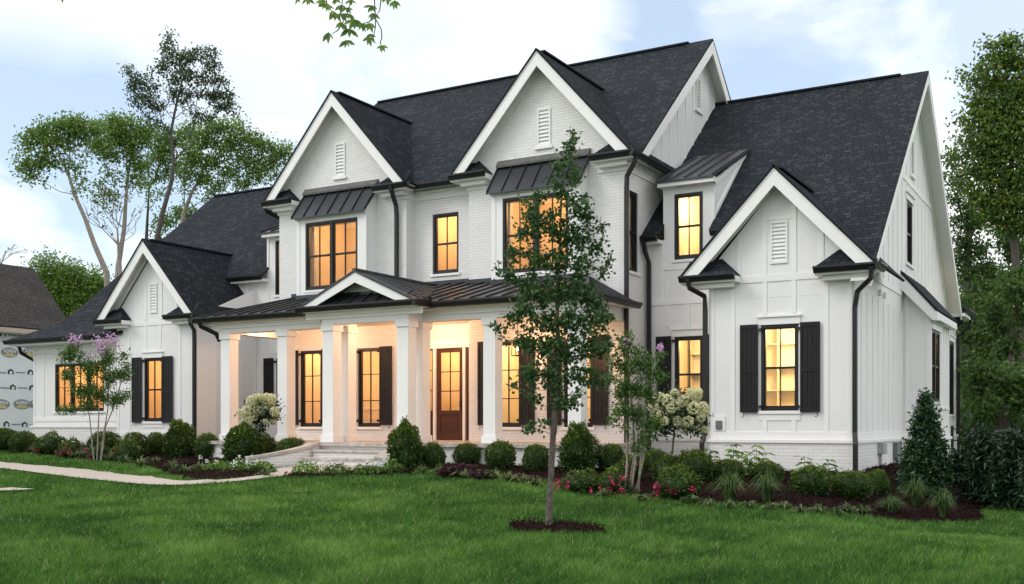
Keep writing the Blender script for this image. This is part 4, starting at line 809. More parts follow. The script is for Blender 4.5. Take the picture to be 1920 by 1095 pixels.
# --- rooms behind the windows, lit by their ceiling lamps
def room(x0, x1, y0, y1, z0, z1, lights, power, col=(1.0, 0.66, 0.33), extra=None, size=0.35):
    o = MB().poly([(x0, y0, z0), (x0, y1, z0), (x0, y1, z1), (x0, y0, z1)]).poly([(x1, y0, z0), (x1, y1, z0), (x1, y1, z1), (x1, y0, z1)]).poly([(x0, y1, z0), (x1, y1, z0), (x1, y1, z1), (x0, y1, z1)]).poly([(x0, y0, z1), (x1, y0, z1), (x1, y1, z1), (x0, y1, z1)]).build('interior_wall', 'room', HOUSE)
    MB().poly([(x0, y0, z0), (x1, y0, z0), (x1, y1, z0), (x0, y1, z0)]).build('interior_floor', 'roomfloor', HOUSE)
    t = MB(); t.box(x0 + .02, x1 - .02, y1 - .03, y1 - .005, z0 + .9, z0 + .98); t.box(x0 + .02, x1 - .02, y1 - .025, y1 - .006, z0, z0 + .2); t.box(x0 + .02, x1 - .02, y1 - .08, y1 - .005, z1 - .14, z1 - .01)
    xx = x0 + .5
    while xx < x1 - .4: t.box(xx, xx + .04, y1 - .022, y1 - .006, z0 + .25, z0 + .85); xx += .7
    t.build('interior_panelling', 'roomwhite', HOUSE)
    rr_ = random.Random(int(x0 * 10)); dx = x0 + .3 + rr_.random() * max(.1, x1 - x0 - 1.6); k = MB()
    k.box(dx, dx + .86, y1 - .06, y1 - .03, z0, z0 + 2.1); k.box(dx - .1, dx, y1 - .075, y1 - .03, z0, z0 + 2.2); k.box(dx + .86, dx + .96, y1 - .075, y1 - .03, z0, z0 + 2.2); k.box(dx, dx + .86, y1 - .075, y1 - .03, z0 + 2.1, z0 + 2.2); k.build('interior_door', 'roomwhite', HOUSE)
    if x1 - x0 > 2.5:
        px_ = x1 - .9; k = MB().box(px_ - .35, px_ + .35, y1 - .05, y1 - .03, z0 + 1.3, z0 + 2.0); k.build('interior_picture', 'roomfloor', HOUSE)
    for (lx, ly) in lights:
        l = bpy.data.lights.new('room_lamp', 'POINT'); l.energy = power * 1.25; l.color = col; l.shadow_soft_size = size
        q = bpy.data.objects.new('room_lamp', l); COL.objects.link(q); q.location = (lx, ly, z1 - .45); setparent(q, HOUSE)
AM = (1.0, 0.55, 0.21); YE = (1.0, 0.68, 0.30)
room(-21.2, -17.0, 23.42, 26.4, -.42, 2.7, [(-20.2, 24.8), (-18.0, 24.8)], 62, AM)
room(-16.75, -14.76, 24.08, 28.0, -.42, 2.7, [(-15.7, 25.6)], 75, AM)
room(-14.6, -10.4, 23.42, 26.6, -.42, 2.7, [(-13.6, 24.8), (-11.5, 24.8)], 62, YE)
room(-21.0, -16.95, 23.4, 25.9, 3.5, 6.3, [(-19.0, 24.5)], 95, AM)
room(-16.6, -14.9, 23.82, 26.4, 3.5, 6.3, [(-15.75, 25.0)], 55, AM)
room(-14.5, -10.45, 23.4, 25.9, 3.5, 6.3, [(-12.5, 24.5)], 95, AM)
room(-10.2, -8.1, 24.68, 27.6, -.42, 2.7, [(-9.0, 25.9)], 85, YE)
room(-9.75, -8.57, 24.68, 27.0, 3.6, 6.1, [(-9.1, 25.8)], 75, (1.0, .74, .36))
room(-7.9, -4.95, 22.78, 26.2, -.42, 2.7, [(-6.4, 24.6)], 190, YE)
room(-27.5, -24.4, 22.9, 26.0, -.42, 2.7, [(-25.8, 24.5)], 85, AM)
room(-32.3, -27.8, 23.35, 26.5, -.42, 2.6, [(-31.0, 25.0), (-29.0, 25.0)], 60, AM)
room(-23.55, -22.15, 25.4, 27.6, 3.6, 6.2, [(-22.9, 26.5)], 50, AM)
room(-24.0, -21.5, 25.4, 27.6, -.42, 2.7, [(-22.7, 26.6)], 6, AM)
l = bpy.data.lights.new('room_lamp', 'POINT'); l.energy = 90; l.color = AM; l.shadow_soft_size = .1; q = bpy.data.objects.new('room_lamp', l); COL.objects.link(q); q.location = (-4.5, 29.6, 2.6); setparent(q, HOUSE)
MB().box(-4.79, -4.16, 31.40, 31.44, -.3, 2.9).build('interior_wall', 'room', HOUSE); MB().box(-4.80, -4.79, 28.4, 31.4, -.3, 2.9).build('interior_wall', 'room', HOUSE)
# shelves and cupboards seen through the right-hand windows
def shelves(x0, x1, y, z0, z1, nx, nz, dep=.35):
    b = MB(); b.box(x0, x1, y - .03, y, z0, z1)
    for k in range(nx + 1): x = x0 + (x1 - x0 - .03) * k / nx; b.box(x, x + .03, y - dep, y - .031, z0, z1)
    for k in range(nz + 1): z = z0 + (z1 - z0 - .03) * k / nz; b.box(x0 + .001, x1 - .001, y - dep + .002, y - .032, z, z + .03)
    return b.build('interior_shelves', 'roomwhite', HOUSE)
shelves(-7.88, -6.75, 26.1, -.3, 2.6, 2, 5); shelves(-10.15, -8.2, 27.5, -.3, 2.5, 4, 5)
b = MB(); b.box(-6.7, -5.2, 25.6, 26.15, -.4, .55); b.box(-6.72, -5.18, 25.55, 26.16, .552, .60)
for k in range(3):
    for r in range(3): b.box(-6.66 + k * .49, -6.24 + k * .49, 25.58, 25.599, -.3 + r * .28, -.06 + r * .28)
b.build('interior_cupboard', 'roomwhite', HOUSE)

# --- porch lanterns (hanging) and door light
def lantern(x, y, z, label, power=28):
    t = empty('porch_lantern', (x, y, z), label, 'lantern', 'lit lanterns hanging under the porch')
    b = MB(); w = .1
    for sx in (-1, 1):
        for sy in (-1, 1): b.bar((x + sx * w, y + sy * w, z), (x + sx * w, y + sy * w, z + .34), .015, .015)
    b.box(x - w - .01, x + w + .01, y - w - .01, y + w + .01, z - .02, z); b.box(x - w - .02, x + w + .02, y - w - .02, y + w + .02, z + .34, z + .37); b.build('lantern_frame', 'iron', t)
    MB().tube([(x, y, z + .37), (x, y, 2.74)], .008, 5).build('lantern_rod', 'iron', t)
    b = MB(); b.tube([(x, y, z + .08), (x, y, z + .12), (x, y, z + .17), (x, y, z + .2)], [.012, .026, .022, .004], 8); b.build('bulb', 'bulb', t, smooth=True)
    l = bpy.data.lights.new('lantern_light', 'POINT'); l.energy = power; l.color = (1.0, .52, .26); l.shadow_soft_size = .06; q = bpy.data.objects.new('lantern_light', l); COL.objects.link(q); q.location = (x, y, z + .28); setparent(q, t)
p1 = P(970, 652, 25.9); lantern(p1.x, p1.y, 1.72, 'lit glass lantern hanging in front of the window left of the young tree trunk', 30)
p2 = P(1095, 672, 25.0); lantern(p2.x, p2.y, 1.48, 'lit lantern shining through leaves right of the young tree trunk', 30)
def downlight(x, y, power):
    b = MB(); b.tube([(x, y, 2.735), (x, y, 2.725)], .085, 16); o = b.build('ceiling_light', 'trim', HOUSE, loc=(x, y, 2.73)); MB().tube([(x, y, 2.7245), (x, y, 2.7235)], .06, 16).build('bulb', 'bulb', o)
    l = bpy.data.lights.new('downlight', 'POINT'); l.energy = power; l.color = (1.0, .55, .31); l.shadow_soft_size = .06; q = bpy.data.objects.new('downlight', l); COL.objects.link(q); q.location = (x, y, 2.55); setparent(q, HOUSE)
downlight(-15.8, 22.7, 120); downlight(-18.9, 22.1, 75); downlight(-12.4, 22.1, 50); downlight(-15.8, 21.0, 25); downlight(-20.6, 21.9, 22)

# ------------------------------------------------------------------ ground, beds, path, lawn
def inpoly(x, y, poly):
    x = np.asarray(x); y = np.asarray(y); r = np.zeros(x.shape, bool); n = len(poly)
    for i in range(n):
        x0, y0 = poly[i]; x1, y1 = poly[(i + 1) % n]
        c = ((y0 > y) != (y1 > y)) & (x < (x1 - x0) * (y - y0) / (y1 - y0 + 1e-12) + x0); r ^= c
    return r
def smooth_line(pts, n=6):
    out = []; p = [pts[0]] + list(pts) + [pts[-1]]
    for i in range(1, len(p) - 2):
        for k in range(n):
            t = k / n; a, b_, c, d = [np.array(q) for q in p[i - 1:i + 3]]
            out.append(tuple(0.5 * ((2 * b_) + (-a + c) * t + (2 * a - 5 * b_ + 4 * c - d) * t ** 2 + (-a + 3 * b_ - 3 * c + d) * t ** 3)))
    out.append(tuple(pts[-1])); return out
def gline(pp): return smooth_line([(lambda g: (g.x, g.y))(G(a, b)) for a, b in pp])
BED_R = gline([(524, 898), (580, 896), (660, 895), (740, 892), (800, 886), (860, 884), (930, 889), (1000, 900), (1080, 913), (1180, 931), (1290, 943), (1400, 950), (1500, 959), (1600, 970), (1700, 980), (1790, 982), (1845, 976), (1838, 960), (1870, 948)]) + \
    [(2.0, 26), (-4.8, 30), (-4.8, 22.6), (-7.9, 22.6), (-7.9, 24.5), (-10.0, 24.5), (-10.0, 20.7), (-14.3, 20.2), (-14.3, 18.6), (-14.9, 17.7), (-15.8, 17.45)]
BED_L = gline([(-60, 838), (0, 847), (60, 853), (130, 861), (200, 866), (270, 875), (315, 890), (350, 901), (420, 901), (500, 892), (516, 887)]) + [(-17.5, 18.4), (-17.4, 20.0), (-21.7, 20.6), (-21.7, 25.2), (-24.1, 25.2), (-24.1, 22.7), (-27.7, 22.7), (-27.7, 23.1), (-33, 23.1), (-40, 24.5)]
PATH = gline([(-60, 864), (0, 869), (100, 878), (200, 889), (290, 899), (340, 905), (420, 903), (500, 893), (520, 888)]) + [(-17.1, 18.5), (-17.0, 18.95), (-14.75, 18.95), (-14.75, 17.9), (-15.6, 17.5)] + gline([(530, 896), (430, 907), (330, 913), (240, 909), (130, 897), (60, 888), (0, 881), (-60, 875)])
PATH2 = [(lambda g: (g.x, g.y))(G(a, b)) for a, b in ((-80, 917), (0, 919.5), (40, 919.3), (66, 920.5), (40, 922.5), (0, 924), (-80, 927))]
tc_ = G(1030, 993); TR = [(tc_.x + 0.70 * math.cos(a) * (1 + .07 * math.sin(3 * a) + .04 * math.sin(7 * a)), tc_.y + 0.52 * math.sin(a)) for a in np.linspace(0, 2 * math.pi, 40)[:-1]]
TR = [(x + .06, y) for x, y in TR]
def sheet(name, poly, m, dz, res, bumpy=0.0, seed=1):
    rng = np.random.default_rng(seed); n = len(poly)
    xs = np.array([p[0] for p in poly]); ys = np.array([p[1] for p in poly])
    gx, gy = np.meshgrid(np.arange(xs.min(), xs.max(), res), np.arange(ys.min(), ys.max(), res)); gx = gx.ravel() + rng.uniform(-.3, .3, gx.size) * res; gy = gy.ravel() + rng.uniform(-.3, .3, gy.size) * res
    k = inpoly(gx, gy, poly); gx, gy = gx[k], gy[k]
    vs = [Vector(p) for p in poly] + [Vector((a, b_)) for a, b_ in zip(gx, gy)]
    v2, e2, f2, *_ = delaunay_2d_cdt(vs, [], [list(range(n))], 1, 1e-5)
    me = bpy.data.meshes.new(name); vv = []
    for i, p in enumerate(v2):
        h = dz + (bumpy * rng.uniform(-1, 1) + bumpy * 1.5 * math.sin(p.x * 2.3) * math.sin(p.y * 2.9)) if i >= n else dz - 0.03
        vv.append((p.x, p.y, float(gz(p.x, p.y)) + h))
    me.from_pydata(vv, [], f2); me.materials.append(M[m])
    for p in me.polygons: p.use_smooth = True
    o = bpy.data.objects.new(name, me); COL.objects.link(o); o['kind'] = 'structure'; return o
xs = np.concatenate([np.linspace(-420, -45, 26), np.arange(-44, 8, .5), np.linspace(9, 400, 30)]); ys = np.concatenate([np.linspace(-60, 2, 14), np.arange(3, 42, .5), np.linspace(44, 700, 34)])
gx, gy = np.meshgrid(xs, ys); zz = gz(gx, gy); v = np.stack([gx, gy, zz], -1).reshape(-1, 3); nx = len(xs)
i, j = np.meshgrid(np.arange(len(ys) - 1), np.arange(nx - 1), indexing='ij'); q = (i * nx + j).ravel()
o = npmesh('ground', v, np.stack([q, q + 1, q + nx + 1, q + nx], 1), 'ground', smooth=True); o['kind'] = 'structure'
sheet('mulch_bed', BED_R, 'mulch', .05, .16, .014, 1); sheet('mulch_bed', BED_L, 'mulch', .05, .2, .014, 2); sheet('mulch_ring', TR, 'mulch', .05, .1, .012, 3)
sheet('path', PATH, 'path', .075, .4); sheet('path', PATH2, 'path', .075, .3)
# concrete pad by the side wall
pp = G(1745, 948); MB().box(-4.2, -2.2, 22.4, 24.6, -2.0, -1.66).build('concrete_pad', 'path')['kind'] = 'structure'
rng = np.random.default_rng(11)
def scatter(poly, dens, rng):
    xs = [p[0] for p in poly]; ys = [p[1] for p in poly]; A = (max(xs) - min(xs)) * (max(ys) - min(ys)); n = int(A * dens)
    x = rng.uniform(min(xs), max(xs), n); y = rng.uniform(min(ys), max(ys), n); k = inpoly(x, y, poly); return x[k], y[k]
for nm, pl, d in (('mulch_chips', BED_R, 330), ('mulch_chips', BED_L, 160), ('mulch_chips', TR, 700)):
    x, y = scatter(pl, d, rng); n = len(x); c = np.stack([x, y, gz(x, y) + .055 + rng.uniform(0, .025, n)], 1)
    vv, ff, rr = leaf_geo(c, .055, .022, rng, 0.0, None, 0, .02); vv[:, 2] = np.maximum(vv[:, 2], np.repeat(c[:, 2], 4) - .012)
    o = npmesh(nm, vv, ff, 'chip'); tag(o, kind='stuff')
def lawn():
    parts = []; rng = np.random.default_rng(5)
    bands = [(7.5, 11, 3000, .0065), (11, 14, 2200, .008), (14, 18, 1300, .0105), (18, 24, 650, .015), (24, 36, 300, .022)]
    for w0, w1, dens, wd in bands:
        n = int((w1 ** 2 - w0 ** 2) / 2 * 1.06 * dens); w = np.sqrt(rng.uniform(w0 ** 2, w1 ** 2, n)); u = rng.uniform(-.53, .53, n) * w
        X = u * CS - w * SN; Y = u * SN + w * CS
        k = ~(inpoly(X, Y, BED_R) | inpoly(X, Y, BED_L) | inpoly(X, Y, PATH) | inpoly(X, Y, PATH2) | inpoly(X, Y, TR)) & (X < 3.5)
        X, Y, w = X[k], Y[k], w[k]; n = len(X); Z = gz(X, Y); c = np.stack([X, Y, Z], 1)
        pn = np.sin(X * 1.9 + 2 * np.sin(Y * .8)) * np.sin(Y * 2.3 + np.sin(X * 1.3)) + .6 * np.sin(X * 5.1 + Y * 3.3) * np.sin(Y * 4.7 - X * 2.1)
        big = np.sin(X * .55 + 1.2 * np.sin(Y * .35)) * np.sin(Y * .8 + .6 * np.sin(X * .4)); fine = np.sin(X * 11 + 3 * np.sin(Y * 7)) * np.sin(Y * 13 + 2 * np.sin(X * 6)); H = (.072 + .016 * pn + .008 * fine) * rng.uniform(.5, 1.45, n); a = rng.uniform(0, 2 * np.pi, n); ln = rng.uniform(.1, .85, n) * H * 1.1
        wa = .8 * pn + .7; dx = np.cos(a) * ln + np.cos(wa) * .015; dy = np.sin(a) * ln + np.sin(wa) * .015; s = np.stack([-np.sin(a + 1.3), np.cos(a + 1.3), 0 * a], 1) * (wd * rng.uniform(.6, 1.3, n) / 2)[:, None]
        mid = c + np.stack([dx * .35, dy * .35, H * .6], 1); tip = c + np.stack([dx, dy, H], 1)
        V = np.stack([c - s, c + s, mid + s * .8, tip, mid - s * .8], 1); pt = np.sin(X * 2.7 + 1.7 * np.sin(Y * 1.9 + 1)) * np.sin(Y * 1.3 + 1.3 * np.sin(X * .9)); r = np.clip(.40 + .12 * pn + .16 * big + .17 * fine + .15 * pt + rng.normal(0, .2, n), 0, 1); r = np.where(rng.uniform(size=n) < .02, 1.0, r * .76)
        parts.append((V.reshape(-1, 3), np.repeat(r, 5)))
    V = np.concatenate([p[0] for p in parts]); r = np.concatenate([p[1] for p in parts]); F_ = np.arange(len(V)).reshape(-1, 5)
    o = npmesh('grass', V, F_, 'grassblade', rnd=r); tag(o, 'short green lawn grass in front of the house', 'grass', kind='stuff')
lawn()

# ------------------------------------------------------------------ planting
def wpx(px, py): g = G(px, py); return g, wof(g)
def ball_geo(rng, n, rx, rz, L, Wd, cone=0.0, surf=.82, lump=.08):
    d = nrm(rng.normal(size=(n, 3))); ph = rng.uniform(0, 6.28, 6)
    lum = 1 + lump * (np.sin(d[:, 0] * 5 + ph[0]) * np.sin(d[:, 2] * 4 + ph[1]) + .7 * np.sin(d[:, 1] * 7 + ph[2]) * np.sin(d[:, 0] * 6 + ph[3]))
    r = rng.uniform(surf, 1.0, n) ** .8 * lum * np.where(rng.uniform(size=n) < .2, rng.uniform(1.0, 1.15, n), 1); c = d * r[:, None]; h = (c[:, 2] + 1) / 2
    tap = 1 - cone * np.clip(h, 0, 1) ** 1.3
    c = np.stack([c[:, 0] * rx * tap, c[:, 1] * rx * tap, (c[:, 2] + .93) * rz], 1)
    v, f, _ = leaf_geo(c, L, Wd, rng, -.25, d, 1.1)
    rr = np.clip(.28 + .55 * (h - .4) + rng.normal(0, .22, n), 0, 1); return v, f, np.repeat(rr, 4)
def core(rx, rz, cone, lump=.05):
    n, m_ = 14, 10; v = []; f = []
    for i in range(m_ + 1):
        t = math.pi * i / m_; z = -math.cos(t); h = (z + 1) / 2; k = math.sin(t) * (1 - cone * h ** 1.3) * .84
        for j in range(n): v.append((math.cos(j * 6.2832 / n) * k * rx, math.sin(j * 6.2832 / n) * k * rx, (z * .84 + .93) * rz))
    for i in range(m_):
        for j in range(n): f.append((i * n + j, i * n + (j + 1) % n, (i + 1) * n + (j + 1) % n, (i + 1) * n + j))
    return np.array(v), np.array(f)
BOXP = {}
def shrubmesh(key, m, rx, rz, n, L, Wd, cone, lump, seed):
    rng = np.random.default_rng(seed); v, f, r = ball_geo(rng, n, rx, rz, L, Wd, cone, lump=lump); cv, cf = core(rx, rz, cone)
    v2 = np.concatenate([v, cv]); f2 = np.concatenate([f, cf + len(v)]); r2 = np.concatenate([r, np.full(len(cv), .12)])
    o = npmesh('foliage', v2, f2, m, rnd=r2); return o
PROT = {}
def shrub(name, label, cat, px, py, wp, hp, kind='box', group=None, dw=0.0):
    g, w = wpx(px, py)
    if dw: g = P(px, py, w + dw); w += dw; g.z = float(gz(g.x, g.y))
    t = empty(name, g, label, cat, group); t.rotation_euler = (0, 0, random.uniform(0, 6.28))
    sx = wp * w / F / 2; sz = hp * w / F / 2
    spec = {'box': ('boxwood', 3800, .05, .03, .06, .09), 'cone': ('boxwood', 5200, .055, .03, .4, .2), 'loose': ('boxwood', 1500, .075, .04, .15, .2), 'purple': ('purple', 1500, .10, .045, .1, .22), 'holly': ('holly', 6500, .075, .038, .62, .16), 'laurel': ('laurel', 5200, .10, .034, .08, .2), 'green': ('myrtle', 1400, .08, .04, .2, .2)}[kind]
    k = (kind, random.randint(0, 2))
    if k not in PROT:
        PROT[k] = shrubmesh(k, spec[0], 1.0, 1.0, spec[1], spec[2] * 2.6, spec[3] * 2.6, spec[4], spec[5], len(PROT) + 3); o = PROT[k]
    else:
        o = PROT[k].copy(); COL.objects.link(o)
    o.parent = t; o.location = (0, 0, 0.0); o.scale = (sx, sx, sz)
    b = MB(); b.tube([(0, 0, -.05), (0.01, 0, sz * .5)], [.03, .02], 5); s = b.build('stem', 'darkbark'); s.parent = t
    return t
BW = [(8, 846, 52, 44, 'box', 'clipped boxwood at the far left edge of the lawn bed'), (45, 850, 50, 42, 'box', 'clipped boxwood below the small conifer by the neighbouring house'),
 (197, 852, 60, 44, 'box', 'clipped boxwood behind the stems of the left crepe myrtle'), (253, 858, 48, 48, 'box', 'clipped boxwood under the left shutter of the left gable window'),
 (293, 854, 38, 44, 'box', 'small boxwood just left of the tall boxwood by the left gable window'), (339, 860, 68, 70, 'cone', 'tall pointed boxwood under the right shutter of the left gable window'),
 (389, 862, 48, 50, 'box', 'round boxwood in front of the leftmost porch column base'), (456, 872, 82, 76, 'cone', 'large boxwood in front of the cream hydrangea left of the steps'), (495, 866, 46, 52, 'box', 'round boxwood tucked behind the large one left of the steps'),
 (548, 872, 58, 52, 'box', 'low round boxwood behind the curved step wall'), (762, 884, 72, 92, 'cone', 'cone-shaped boxwood right of the porch steps'),
 (812, 881, 46, 52, 'box', 'round boxwood before the front door, beside the cone-shaped one'), (876, 874, 52, 44, 'box', 'round boxwood between the door and the slim porch column'),
 (938, 883, 58, 57, 'box', 'round boxwood in front of the porch column left of the young tree'), (1005, 887, 49, 55, 'box', 'round boxwood touching the left of the young tree trunk in view'),
 (1085, 888, 78, 92, 'cone', 'tall full boxwood just right of the young tree trunk'), (1146, 886, 54, 54, 'box', 'dark boxwood between the tall boxwood and the right crepe myrtle'),
 (1229, 888, 54, 46, 'box', 'boxwood just right of the right crepe myrtle stems'), (1302, 908, 70, 66, 'box', 'round boxwood under the corner downspout of the right gable bay'),
 (1366, 908, 60, 48, 'box', 'boxwood behind the left fountain grass'), (1438, 908, 60, 44, 'box', 'boxwood behind the right fountain grass'),
 (1522, 932, 74, 60, 'box', 'round boxwood below the right shutter of the right bay window'), (1596, 938, 72, 56, 'box', 'wide boxwood in front of the right-hand brick corner'), (1644, 930, 44, 50, 'box', 'boxwood half hidden behind the wide one at the brick corner')]
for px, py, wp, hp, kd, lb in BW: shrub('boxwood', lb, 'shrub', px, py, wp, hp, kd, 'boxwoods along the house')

for px, py, wp, hp, lb in ((858, 896, 70, 26, 'low purple-leaved shrub in front of the boxwoods near the door'), (905, 902, 50, 20, 'smaller purple-leaved shrub right of the larger purple one'), (982, 905, 60, 16, 'flat purple shrub left of the young tree trunk'), (335, 880, 48, 18, 'low purple-leaved shrub in the left bed')):
    shrub('purple_shrub', lb, 'shrub', px, py, wp, hp, 'purple', 'purple shrubs in the beds')
def flowers(t, c, m, name, L=.05, Wd=.045, k=9, r=.035, seed=0):
    rng = np.random.default_rng(seed); C_ = np.repeat(np.asarray(c), k, 0); n = len(C_); C_ = C_ + rng.normal(0, r, (n, 3)); return leaf_obj(name, C_, L, Wd, m, t, rng, 0)
for i, (px, py, wp, hp, nf, lb) in enumerate(((1092, 925, 74, 42, 4, 'loose azalea with pink flowers right of the young tree trunk'), (1148, 928, 66, 48, 7, 'azalea with magenta flowers under the right crepe myrtle'), (1180, 905, 50, 50, 4, 'azalea with a few magenta flowers behind the crepe myrtle stems'),
      (1270, 938, 84, 62, 6, 'wide azalea with magenta flowers in the right bed'), (1250, 905, 60, 50, 0, 'yellowish azalea without flowers behind the wide azalea'), (95, 855, 60, 42, 3, 'azalea with pink flowers in the far left bed'), (135, 860, 50, 36, 6, 'azalea with magenta flowers left of the left crepe myrtle'), (186, 864, 44, 30, 4, 'low azalea with pink flowers below the left crepe myrtle'), (238, 866, 52, 40, 1, 'azalea right of the left crepe myrtle stems'))):
    t = shrub('azalea', lb, 'shrub', px, py, wp, hp, 'loose', 'azaleas in the beds')
    if nf:
        rng = np.random.default_rng(60 + i); g, w = wpx(px, py); R = wp * w / F / 2; Hh = hp * w / F
        c = np.stack([g.x + rng.uniform(-R, R, nf), g.y - R * rng.uniform(.6, 1.0, nf), g.z + Hh * rng.uniform(.2, .75, nf)], 1)
        # into the plant's own frame
        vv = []
        cr, sr = math.cos(-t.rotation_euler.z), math.sin(-t.rotation_euler.z)
        for q in c: dx, dy, dz = q - np.array(g); vv.append((dx * cr - dy * sr, dx * sr + dy * cr, dz))
        for q_ in vv:
            v, f, r_ = leaf_geo(np.repeat(np.array([q_]), 11, 0) + rng.normal(0, .026, (11, 3)), .05, .045, rng, 0); o = npmesh('flower', v, f, 'magenta', rnd=r_); o.parent = t
def grassclump(name, label, px, py, wp, hp, m, n, group, wd=.009, cat='ornamental grass', arch=.9, dw=0):
    g, w = wpx(px, py)
    rng = np.random.default_rng(int(px * 7 + py)); R = wp * w / F / 2; H = hp * w / F
    a = rng.uniform(0, 6.283, n); L = rng.uniform(.5, 1.0, n); b0 = np.stack([np.cos(a), np.sin(a), 0 * a], 1) * (rng.uniform(0, .14, n) * R)[:, None]; out = np.stack([np.cos(a), np.sin(a), 0 * a], 1) * (rng.uniform(.15, 1.25, n) * R * L)[:, None]
    lean = np.linalg.norm(out, axis=1) / R; H_ = H * L * rng.uniform(.75, 1.1, n); z = np.array([0, 0, 1.0])
    S = np.stack([-np.sin(a + .4), np.cos(a + .4), 0 * a], 1) * wd / 2
    K = []
    for f_, hh in ((0, 0), (.25, .45), (.6, .85), (1.0, 1.0 - 0.0)):
        hgt = hh - arch * lean * max(0, f_ - .5) * .9
        K.append(b0 + out * (f_ ** 1.3)[None] if False else b0 + out * (f_ ** 1.3) + z[None] * (H_ * (hh - arch * lean * max(0, f_ - .35) * 1.15))[:, None])
    V = np.stack([K[0] - S, K[0] + S, K[1] - S, K[1] + S, K[2] - S * .8, K[2] + S * .8, K[3] - S * .1, K[3] + S * .1], 1).reshape(-1, 3) + np.array(g)
    F_ = (np.array([[0, 1, 3, 2], [2, 3, 5, 4], [4, 5, 7, 6]])[None] + (np.arange(n) * 8)[:, None, None]).reshape(-1, 4)
    o = npmesh(name, V, F_, m, rnd=np.repeat(rng.uniform(0, 1, n), 8), loc=tuple(g)); return tag(o, label, cat, group)
for px, py, wp, hp, lb in ((1368, 946, 96, 86, 'fountain grass left of the pair below the right bay window'), (1438, 946, 92, 82, 'fountain grass right of the pair below the right bay window'), (1672, 966, 80, 50, 'spreading fountain grass left of the holly bush'), (1716, 952, 84, 76, 'fountain grass in front of the holly bush'), (1768, 974, 70, 78, 'upright green grass right of the holly bush base'), (76, 856, 56, 44, 'blue-green grass clump in the far left bed')):
    grassclump('fountain_grass', lb, px, py, wp, hp, 'tallgrass', 420, 'fountain grasses in the beds')
LIR = [(745, 890), (790, 893), (822, 893), (870, 900), (925, 903), (955, 907), (978, 909), (1003, 915), (1062, 918), (1100, 926), (1130, 936), (1185, 930), (1205, 945), (1240, 938), (1330, 955), (1365, 957), (1405, 958), (1445, 962), (1470, 960), (1500, 968), (1535, 966), (1570, 972), (1590, 965), (205, 868), (232, 872), (262, 878), (290, 874), (322, 884), (345, 892), (372, 888), (40, 848), (150, 862), (500, 897), (1620, 968), (1300, 948)]
names_l = ['beside the cone-shaped boxwood', 'between the cone-shaped and the next boxwood', 'below the boxwood at the door', 'below the purple shrub', 'at the lawn edge left of the young tree', 'nearest left of the young tree trunk', 'close to the young tree trunk, left side', 'behind the young tree trunk', 'just right of the young tree trunk', 'under the pink azalea', 'at the lawn edge under the magenta azalea', 'by the crepe myrtle stems', 'at the lawn edge below the crepe myrtle', 'between the two magenta azaleas', 'left of the fountain grass pair at the lawn edge', 'in front of the left fountain grass', 'between the pair of fountain grasses at the lawn edge', 'in front of the right fountain grass', 'right of the right fountain grass', 'below the round boxwood under the bay shutter', 'at the lawn edge under that boxwood', 'left of the brick corner boxwoods', 'behind the lawn edge near the brick corner', 'right of the left crepe myrtle at the lawn', 'below the left gable boxwoods', 'under the small boxwood of the left bed', 'under the tall left boxwood', 'left of the path bend', 'at the tip of the left bed by the path', 'between the path bend and the round boxwood', 'at the far left of the bed', 'below the left crepe myrtle', 'beside the curved step wall foot', 'under the wide boxwood of the right corner', 'under the wide azalea']
for (px, py), s in zip(LIR, names_l): grassclump('liriope', 'small striped liriope tuft ' + s, px, py, 56, 30, 'liriope', 80, 'liriope tufts along the bed edges', .02, 'perennial')
def perennial(name, label, px, py, wp, hp, m, n, L, Wd, fl=None, nf=0, group=None, cat='perennial'):
    g, w = wpx(px, py); rng = np.random.default_rng(int(px + py * 3)); R = wp * w / F / 2; H = hp * w / F
    t = empty(name, g, label, cat, group); c = rng.uniform(-1, 1, (n, 3)); c = c[np.linalg.norm(c[:, :2], axis=1) < 1]; rr = np.linalg.norm(c[:, :2], axis=1)
    C_ = np.stack([g.x + c[:, 0] * R, g.y + c[:, 1] * min(R, .45), g.z + (.15 + .85 * rng.uniform(0, 1, len(c))) * H * (1 - .5 * rr ** 2)], 1)
    leaf_obj('foliage', C_, L, Wd, m, t, rng, -.1, fold=.05)
    if fl:
        q = np.stack([g.x + rng.uniform(-.9, .9, nf) * R, g.y + rng.uniform(-.45, .2, nf), g.z + H * rng.uniform(.7, 1.35, nf)], 1); [flowers(t, q[i_:i_ + 1], fl, 'flower', .05, .045, 12, .02, int(px) + i_) for i_ in range(len(q))]
    return t
for px, py, wp, hp, nf, lb in ((405, 884, 60, 20, 3, 'lime-green groundcover plant left of the path'), (448, 886, 70, 24, 5, 'lime-green plant with white flowers below the large boxwood'), (492, 884, 40, 20, 3, 'lime-green plant at the foot of the curved step wall'), (575, 891, 54, 26, 0, 'lime-green plant left in the strip before the steps'),
      (632, 891, 56, 22, 6, 'green plant with white flowers in the strip before the steps'), (690, 891, 54, 22, 5, 'green plant with white flowers right in the strip before the steps'), (735, 889, 40, 28, 2, 'green plant beside the cone-shaped boxwood at the steps')):
    perennial('flowering_perennial', lb, px, py, wp, hp, 'lime' if nf < 4 else 'myrtle', 420, .075, .05, 'whitepetal', nf, 'perennials by the steps') if nf else perennial('flowering_perennial', lb, px, py, wp, hp, 'lime', 420, .075, .05, group='perennials by the steps')
